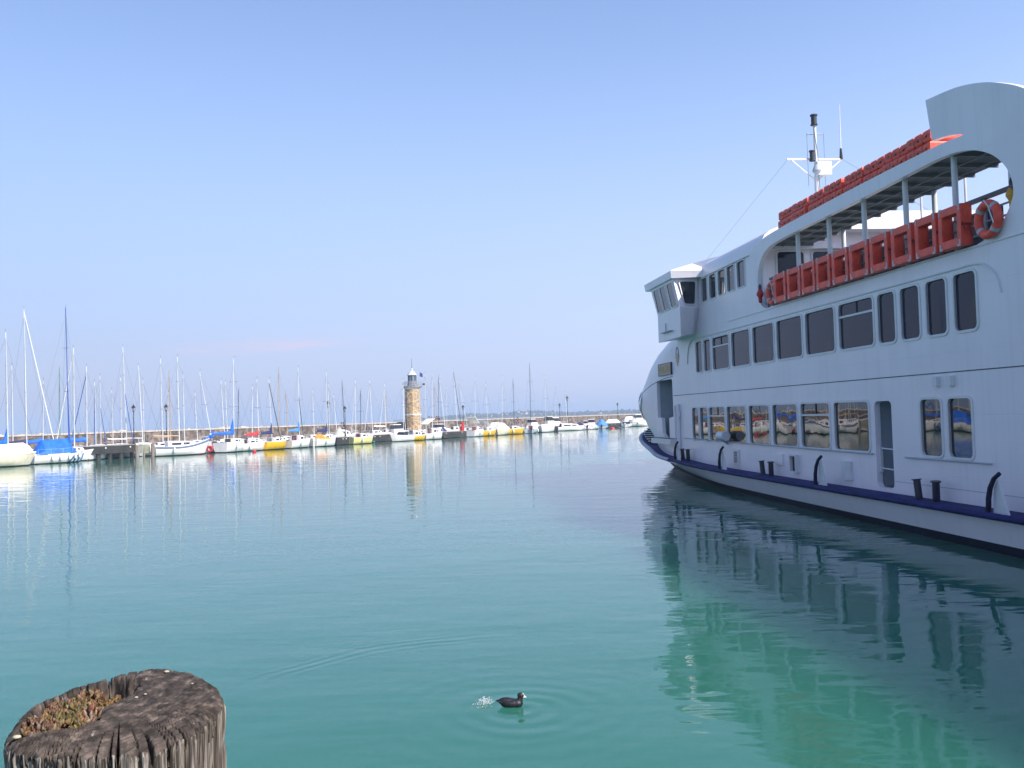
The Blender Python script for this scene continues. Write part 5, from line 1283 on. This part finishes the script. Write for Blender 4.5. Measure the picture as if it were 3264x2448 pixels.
# ------------------------------------------------------------------ far shore
def ridge_h(px):
    xs = [1200, 1340, 1450, 1520, 1560, 1600, 1650, 1700, 1740, 1780, 1830, 1870, 1930, 2000, 2060, 2200, 2600, 3400]
    hs_ = [0, 6, 12, 17, 14, 18, 25, 24, 20, 11, 8, 11, 10, 12, 13, 14, 16, 16]
    return float(np.interp(px, xs, hs_))
YF = 1400
def far_pt(px, z, Y=YF):
    return Vector(((px - 1632) / FPX * Y, Y, z))
sc_px = YF / FPX
mb = MB(); rings = []
for px in np.arange(1250, 3500, 12):
    h = ridge_h(px) * sc_px * .62 + 2.0 * math.sin(px * .05) * .5
    rings.append([far_pt(px, -.5, YF - 40), far_pt(px, .8, YF - 30), far_pt(px, max(1, h * .6), YF + 50), far_pt(px, max(1.2, h), YF + 180), far_pt(px, -1, YF + 400)])
mb.loft(rings, closed=False)
tag(mb.build('far_shore_hills', mat('far_shore_ground', (.10, .11, .06), .9, .3, .02), None, smooth=True), 'low wooded far shore across the lake', 'hills', kind='structure')
rr = random.Random(21); mb = MB()
for i in range(1500):
    px = rr.uniform(1330, 2120) if i < 1300 else rr.uniform(2120, 3400); f = rr.random(); h0 = ridge_h(px) * sc_px * .62
    s = rr.uniform(1.0, 2.3) * (1 if px > 1420 else .6); tall = rr.random() < .25
    z = max(.5, h0 * min(1, .1 + f)) ; Y = YF - 20 + 190 * f
    p = far_pt(px, z, Y)
    mb.ell(p + Vector((0, 0, s * .8)), (s * (.6 if tall else 1.1), s, s * (1.7 if tall else .9)), 6, 4, Matrix.Rotation(rr.uniform(0, 3), 3, 'Z'))
tag(mb.build('far_wood', mat('far_wood_foliage', (.035, .05, .03), .9, .4, .08)), 'far wood of the opposite shore, one bluish mass', 'wood', kind='stuff')
mw, mr_ = mat('far_house_wall', (.62, .56, .46), .8, .15, .05), mat('far_house_roof', (.36, .17, .11), .8, .2, .1)
h0 = thing('far_house', 'tiny pale house with a reddish roof among the trees of the far shore', 'house', (0, 0, 0), 0, 'houses scattered on the far shore')
MB().box2((-1, -1, -1), (1, 1, 1)).build('wall', mw, h0)
MB().loft([[(-1.08, -1.1, 1.0), (1.08, -1.1, 1.0), (1.08, 1.1, 1.0), (-1.08, 1.1, 1.0)], [(-1.0, -.05, 1.7), (1.0, -.05, 1.7), (1.0, .05, 1.7), (-1.0, .05, 1.7)]]).build('roof', mr_, h0)
hp = [(1500, .25), (1508, .2), (1512, .45), (1525, .3), (1533, .5), (1540, .35), (1560, .55), (1563, .3), (1600, .3), (1612, .25), (1650, .8), (1660, .2), (1675, .3), (1676, .5), (1700, .2), (1720, .25), (1757, .5), (1760, .2), (1786, .5), (1792, .4), (1826, .5), (1832, .3), (1840, .4), (1891, .5), (1893, .7), (1912, .2), (1940, .25), (1978, .5), (2009, .8), (2012, .6), (2030, .5)]
for i, (px, f) in enumerate(hp):
    z = ridge_h(px) * sc_px * .62 * min(1, .1 + f) + 1.3; Y = YF - 26 + 190 * f
    o = h0 if i == 0 else dup(h0)
    o.location = far_pt(px, z, Y); o.rotation_euler.z = rr.uniform(-.5, .5); s = rr.uniform(.9, 1.5); o.scale = (s * rr.uniform(1.0, 1.9), s, s * rr.uniform(.8, 1.3) if px not in (1675, 1826) else 2.2)

# ------------------------------------------------------------------ the old timber pile in the foreground
PC = Vector((-.762, 1.78, 2.275))
pile = thing('mooring_post', 'weathered timber mooring post with a hollow cracked top in the left foreground', 'post', (PC.x, PC.y, -1.5))
rng = np.random.RandomState(4)
NT, NR, NZ = 1200, 90, 46
th_ = np.linspace(0, 2 * np.pi, NT, endpoint=False)
def fnoise(x, k, seed):                                   # periodic 1-D noise on the circle
    r_ = np.random.RandomState(seed); y = np.zeros_like(x)
    for f in range(1, k): y += r_.normal() / f ** .8 * np.sin(f * x + r_.uniform(0, 6.28))
    return y
def vnoise(x, y, seed, cells=64):                         # smooth 2-D value noise
    g = np.random.RandomState(seed).rand(cells, cells)
    xi, yi = np.floor(x).astype(int), np.floor(y).astype(int); fx, fy = x - xi, y - yi
    fx, fy = fx * fx * (3 - 2 * fx), fy * fy * (3 - 2 * fy)
    a, b = g[xi % cells, yi % cells], g[(xi + 1) % cells, yi % cells]; c, d = g[xi % cells, (yi + 1) % cells], g[(xi + 1) % cells, (yi + 1) % cells]
    return a + (b - a) * fx + (c - a) * fy + (a - b - c + d) * fx * fy
RIM = [(0, .194), (21.7, .180), (48.8, .180), (72, .200), (89, .222), (101.5, .238), (109, .230), (117, .238), (125, .240), (136, .238), (152, .222), (167, .207), (184, .190), (201, .184), (216, .193), (230, .203), (243, .215), (254, .219), (262, .221), (272, .224), (283, .228), (293, .236), (301, .246), (308, .252), (317, .243), (331, .222), (342, .205), (360, .194)]
rim = np.interp(np.degrees(th_), [a for a, _ in RIM], [b for _, b in RIM])
for _ in range(12): rim = (np.roll(rim, 1) + 2 * rim + np.roll(rim, -1)) / 4
rim = rim * (1 + .0016 * fnoise(th_, 60, 8))
crack = np.zeros(NT); inner = np.zeros(NT)
for i in range(120):
    a = rng.uniform(0, 2 * np.pi); d = rng.choice([.004, .007, .012, .022], p=[.3, .3, .25, .15]); w_ = rng.uniform(.006, .013) * (1.6 if d > .015 else 1)
    dist = np.abs((th_ - a + np.pi) % (2 * np.pi) - np.pi)
    w_ *= .8; g = np.exp(-(dist / w_) ** 2); crack = np.maximum(crack, d * g); inner = np.maximum(inner, g * rng.uniform(.2, .95))
CX, CY = -.085, .015                                      # hollow, off centre towards the left
CAV = np.array([(-.109, -.145), (-.150, -.085), (-.166, -.018), (-.176, .071), (-.150, .130), (-.123, .155), (-.079, .160), (-.025, .141), (.004, .090), (-.006, .040), (-.023, -.020), (-.004, -.090), (-.026, -.130), (-.07, -.14)])
def cavity(x, y):
    sh = x.shape; px_, py_ = x.ravel(), y.ravel(); ins = np.zeros(px_.shape, bool); dm = np.full(px_.shape, 9.0); n = len(CAV)
    for i in range(n):
        (x0, y0), (x1, y1) = CAV[i], CAV[(i + 1) % n]
        c = ((y0 > py_) != (y1 > py_)) & (px_ < (x1 - x0) * (py_ - y0) / (y1 - y0 + 1e-12) + x0); ins ^= c
        t = np.clip(((px_ - x0) * (x1 - x0) + (py_ - y0) * (y1 - y0)) / ((x1 - x0) ** 2 + (y1 - y0) ** 2), 0, 1)
        dm = np.minimum(dm, np.hypot(px_ - x0 - t * (x1 - x0), py_ - y0 - t * (y1 - y0)))
    sd_ = np.where(ins, dm, -dm) + .010 * (vnoise(px_ * 55 + 20, py_ * 55 + 20, 41) - .5) + .006 * (vnoise(px_ * 160 + 50, py_ * 160 + 50, 42) - .5)
    return np.clip(sd_ / .014 + .3, 0, 1).reshape(sh)
def ztop(x, y, rf, t):
    z = .012 * np.clip(y / .2, 0, 1) * np.clip((x + .1) / .1, 0, 1) - .012 * np.clip((-.08 - x) / .1, 0, 1) - .010 * np.clip(-y / .22, 0, 1) ** 2
    pr = np.hypot(x - CX, y - CY)                         # growth rings round the hollow heart
    wob = vnoise(x * 18 + 30, y * 18 + 30, 51)
    z = z + (.0009 + .0016 * np.clip(-y / .15, 0, 1)) * np.sin(pr * 520 + 7 * wob) * (.4 + vnoise(x * 25 + 5, y * 25 + 5, 52)) + .0045 * (vnoise(x * 45 + 40, y * 45 + 40, 2) - .5) + .0022 * (vnoise(x * 260 + 90, y * 260 + 90, 5) - .5)
    z = z - .011 * np.clip((rf - .88) / .12, 0, 1) ** 2 - .004 * np.clip((rf - .8) / .2, 0, 1) * (vnoise(x * 30 + 70, y * 30 + 70, 53))
    c = cavity(x, y); c = c * c * (3 - 2 * c)
    return z - .060 * c
V, Fc = [], []
for j in range(NR):
    rf = (j + 1) / NR
    x, y = rim * rf * np.cos(th_), rim * rf * np.sin(th_)
    cr = 1.5 * crack * np.clip((rf - (1 - inner)) / .25, 0, 1)
    z = ztop(x, y, rf, th_) - cr * 1.1
    V.append(np.stack([x, y, z], 1))
for j in range(1, NZ + 1):
    zz = .42 * (j / NZ) ** 1.25
    fade = np.exp(-zz * 1.0)
    fib = vnoise(th_ * 40, np.full(NT, zz * 9 + 3), 9) - .5
    fib2 = vnoise(th_ * 110, np.full(NT, zz * 22 + 7), 10) - .5
    rr2 = rim * (1.0 - .06 * zz) - crack * (1.25 + .6 * (vnoise(th_ * 6, np.full(NT, zz * 12), 14) - .3)) + fib * .009 + fib2 * .004
    base = V[NR - 1][:, 2] if j < 6 else V[NR - 1][:, 2] * .3
    V.append(np.stack([rr2 * np.cos(th_), rr2 * np.sin(th_), V[NR - 1][:, 2] * fade - .006 - zz], 1))
V.append(np.stack([rim * np.cos(th_), rim * np.sin(th_), np.full(NT, -PC.z - 1.5)], 1))
nr = len(V); V = np.concatenate([np.array([[0, 0, float(ztop(np.array([0.]), np.array([0.]), .01, np.array([0.]))[0])]])] + V)
for k in range(NT): Fc.append((0, 1 + k, 1 + (k + 1) % NT))
idx = np.arange(NT)
for j in range(nr - 1):
    a = 1 + j * NT + idx; b = 1 + j * NT + (idx + 1) % NT
    Fc += list(zip(a.tolist(), (a + NT).tolist(), (b + NT).tolist(), b.tolist()))
def post_wood(side):
    m = bpy.data.materials.new('weathered_post_side' if side else 'weathered_post_top'); m.use_nodes = True
    n, l = m.node_tree.nodes, m.node_tree.links; b = n['Principled BSDF']; b.inputs['Roughness'].default_value = .88; b.inputs['Specular IOR Level'].default_value = .25
    tc = n.new('ShaderNodeTexCoord')
    def nz(scale, st, det=8):
        mp = n.new('ShaderNodeMapping'); mp.inputs['Scale'].default_value = st; l.new(tc.outputs['Object'], mp.inputs['Vector'])
        t = n.new('ShaderNodeTexNoise'); t.inputs['Scale'].default_value = scale; t.inputs['Detail'].default_value = det; l.new(mp.outputs[0], t.inputs['Vector']); return t.outputs['Fac']
    rp = n.new('ShaderNodeValToRGB'); e = rp.color_ramp.elements
    if side:
        f = nz(46, (4, 4, .16), 12); e[0].position, e[1].position = .38, .66
        e[0].color = (.040, .032, .026, 1); e[1].color = (.36, .31, .265, 1); e.new(.52).color = (.155, .126, .104, 1)
    else:
        f = nz(38, (1, 1, 1), 12); e[0].position, e[1].position = .36, .68
        e[0].color = (.026, .021, .017, 1); e[1].color = (.165, .125, .10, 1); e.new(.55).color = (.072, .055, .045, 1)
    l.new(f, rp.inputs[0])
    # pale lichen and bird specks
    v = nz(75, (1, 1, 1), 2); r2 = n.new('ShaderNodeValToRGB'); r2.color_ramp.elements[0].position, r2.color_ramp.elements[1].position = .73, .78
    r2.color_ramp.elements[0].color = (0, 0, 0, 1); r2.color_ramp.elements[1].color = (.7, .7, .7, 1); l.new(v, r2.inputs[0])
    mx = n.new('ShaderNodeMix'); mx.data_type = 'RGBA'; l.new(r2.outputs[0], mx.inputs[0]); l.new(rp.outputs[0], mx.inputs[6]); mx.inputs[7].default_value = (.34, .31, .27, 1)
    l.new(mx.outputs[2], b.inputs['Base Color'])
    bp = n.new('ShaderNodeBump'); bp.inputs['Distance'].default_value = .004 if side else .003; l.new(f, bp.inputs['Height']); l.new(bp.outputs[0], b.inputs['Normal'])
    return m
me = bpy.data.meshes.new('timber'); me.from_pydata([tuple(p) for p in V], [], Fc)
b_ = bmesh.new(); b_.from_mesh(me); bmesh.ops.recalc_face_normals(b_, faces=b_.faces); b_.to_mesh(me); b_.free()
me.materials.append(post_wood(False)); me.materials.append(post_wood(True))
mi = np.zeros(len(me.polygons), dtype=np.int32); mi[NT * NR:] = 1
me.polygons.foreach_set('material_index', mi); me.shade_smooth()
po = bpy.data.objects.new('timber', me); COL.objects.link(po); po.parent = pile; po.location = (0, 0, PC.z + 1.5)
mb = MB()
for x, y, s in ((.022, .175, .0045), (.03, .042, .0025), (.018, .028, .003), (.105, .09, .002), (-.115, -.155, .006)):
    z = float(ztop(np.array([x]), np.array([y]), .6, np.array([0.]))[0]); mb.ell((x, y, z + PC.z + 1.5 + .001), (s * 1.3, s, s * .5), 8, 5)
mb.build('lichen_spot', mat('cream_lichen', (.46, .40, .28), .9, .15, 60), pile, smooth=True)

# stonecrop growing in the hollow
mb = MB(); cols = []; pal = [(.13, .105, .022), (.19, .125, .03), (.22, .12, .04), (.26, .155, .075), (.17, .062, .03), (.32, .22, .15), (.11, .10, .022), (.10, .045, .025)]
rr = random.Random(9); cnt = 0
while cnt < 1700:
    x, y = rr.uniform(-.18, .0), rr.uniform(-.15, .16)
    if cavity(np.array([x]), np.array([y]))[0] < .6: continue
    cl = vnoise(np.array([x * 45 + 30]), np.array([y * 45 + 30]), 31)[0]
    if cl < .18 or (x > -.06 and y > .06): continue
    zt = -.046 + .030 * cl + rr.uniform(-.004, .006) - .022 * max(0, (x - CX) / .08) * (1 if y > .05 else .3)
    ln_ = rr.uniform(.0055, .0100); wd = ln_ * rr.uniform(.32, .5)
    q = Vector((rr.gauss(0, .5), rr.gauss(0, .5), 1)).normalized().to_track_quat('Z', 'Y').to_matrix()
    o_ = len(mb.v); mb.ell((x, y, zt + PC.z), (wd, wd, ln_), 6, 4, q)
    tone = vnoise(np.array([x * 30 + 10]), np.array([y * 30 + 60]), 33)[0]
    c = pal[min(7, max(0, int(tone * 7.5 + rr.uniform(-1.6, 1.6))))]; k_ = rr.uniform(.35, .95); c = tuple(v_ * k_ * rr.uniform(.9, 1.1) for v_ in c)
    cols += [(*c, 1)] * (len(mb.v) - o_); cnt += 1
def stonecrop_mat():
    m = bpy.data.materials.new('stonecrop_leaves'); m.use_nodes = True; n, l = m.node_tree.nodes, m.node_tree.links
    a = n.new('ShaderNodeAttribute'); a.attribute_name = 'leaf'; b = n['Principled BSDF']; b.inputs['Roughness'].default_value = .55
    l.new(a.outputs['Color'], b.inputs['Base Color']); return m
so = mb.build('stonecrop', stonecrop_mat(), None, smooth=True, loc=(PC.x, PC.y, 0), fix=False)
at_ = so.data.color_attributes.new('leaf', 'FLOAT_COLOR', 'POINT')
at_.data.foreach_set('color', np.array(cols, dtype=np.float32).ravel())
tag(so, 'reddish green stonecrop growing in the hollow of the timber post', 'stonecrop', kind='stuff')

# ------------------------------------------------------------------ the coot
cp = at_z(1629, 2252, 0)
coot = thing('coot', 'black coot swimming to the right, white bill and forehead, splash behind it', 'bird', (cp.x, cp.y, 0), R(-4))
mb = MB()
for c, r, ry in (((0, 0, .030), (.105, .056, .047), 0), ((-.035, 0, .046), (.090, .050, .042), .10), ((-.105, 0, .050), (.042, .022, .013), .25), ((.055, 0, .030), (.062, .050, .045), 0), ((.082, 0, .050), (.032, .032, .040), 0), ((.090, 0, .078), (.026, .025, .036), 0),
                 ((.096, 0, .106), (.034, .025, .028), 0), ((.112, 0, .100), (.020, .016, .015), 0)):
    mb.ell(c, r, 16, 10, Matrix.Rotation(ry, 3, 'Y'))
body = mb.build('body', mat('black_plumage', (.012, .011, .013), .5, .35, 30, bump=.003, stretch=(.4, 1, 1)), coot, smooth=True)
rm = body.modifiers.new('remesh', 'REMESH'); rm.mode = 'VOXEL'; rm.voxel_size = .0045; rm.use_smooth_shade = True
sm_ = body.modifiers.new('smooth', 'SMOOTH'); sm_.iterations = 6; sm_.factor = .5
for sg in (-1, 1):
    mb = MB(); mb.loft([[(x, sg * (.050 - .02 * abs(x + .01) / .1 + .006 * e), z + e * .0) for x, z in ((.045, .045), (.02, .066), (-.06, .070), (-.125, .058), (-.08, .040), (-.01, .030))] for e in (-1, 1)])
    mb.build('wing', mat('grey_black_wing', (.020, .019, .022), .55, .3, 40), coot, smooth=60)
mb = MB(); mb.loft([[(.118 + .0, y * .011, .099 + z * .010) for y, z in ((-1, -1), (1, -1), (1, 1), (-1, 1))], [(.137, y * .007, .094 + z * .006) for y, z in ((-1, -1), (1, -1), (1, 1), (-1, 1))], [(.153, y * .001, .0865 + z * .001) for y, z in ((-1, -1), (1, -1), (1, 1), (-1, 1))]])
bill = mb.build('bill', mat('ivory_bill', (.80, .74, .70), .4, .05, 20), coot, smooth=50)
MB().ell((.1185, 0, .115), (.0085, .0105, .0165), 10, 8, Matrix.Rotation(R(-35), 3, 'Y')).build('forehead_shield', M['fender'], coot, smooth=True)
for sg in (-1, 1): MB().ell((.106, sg * .0215, .108), (.004, .003, .004), 8, 6).build('eye', 'red', coot, smooth=True)
rr = random.Random(2); mb = MB(); sc_ = at_z(1542, 2243, 0)
for i in range(320):
    a = rr.uniform(0, 6.28); q = abs(rr.gauss(0, .5)); x = sc_.x + .085 * q * math.cos(a) + (.05 if i % 5 == 0 else 0); y = sc_.y + .12 * q * math.sin(a)
    r_ = rr.uniform(.0010, .0042); z = .002 + (rr.random() ** 2) * .06 * max(0, 1.2 - q)
    mb.ell((x, y, z), (r_ * rr.uniform(.8, 2.2), r_ * 1.2, r_ * rr.uniform(.5, 1.4)), 6, 4)
def foam():
    m = mat('splash_foam', (.78, .82, .82), .15, .05, 20, spec=.6); m.node_tree.nodes['Principled BSDF'].inputs['Transmission Weight'].default_value = .35; return m
tag(mb.build('splash', foam(), None, smooth=True), 'splash of white droplets kicked up behind the coot', 'splash', kind='stuff')

# ------------------------------------------------------------------ lake haze
hz = MB().box2((-4600, -330, -2.5), (4600, 6100, 42)).build('haze', 'white', None)
hz.data.materials.clear()
hm = bpy.data.materials.new('lake_haze'); hm.use_nodes = True; hn, hl = hm.node_tree.nodes, hm.node_tree.links; hn.clear()
ho = hn.new('ShaderNodeOutputMaterial'); hv = hn.new('ShaderNodeVolumePrincipled')
hv.inputs['Color'].default_value = (.66, .80, 1.0, 1); hv.inputs['Density'].default_value = .00058; hv.inputs['Anisotropy'].default_value = 0.0
hl.new(hv.outputs[0], ho.inputs['Volume']); hz.data.materials.append(hm); 
tag(hz, 'pale blue haze over the lake', 'haze', kind='stuff')
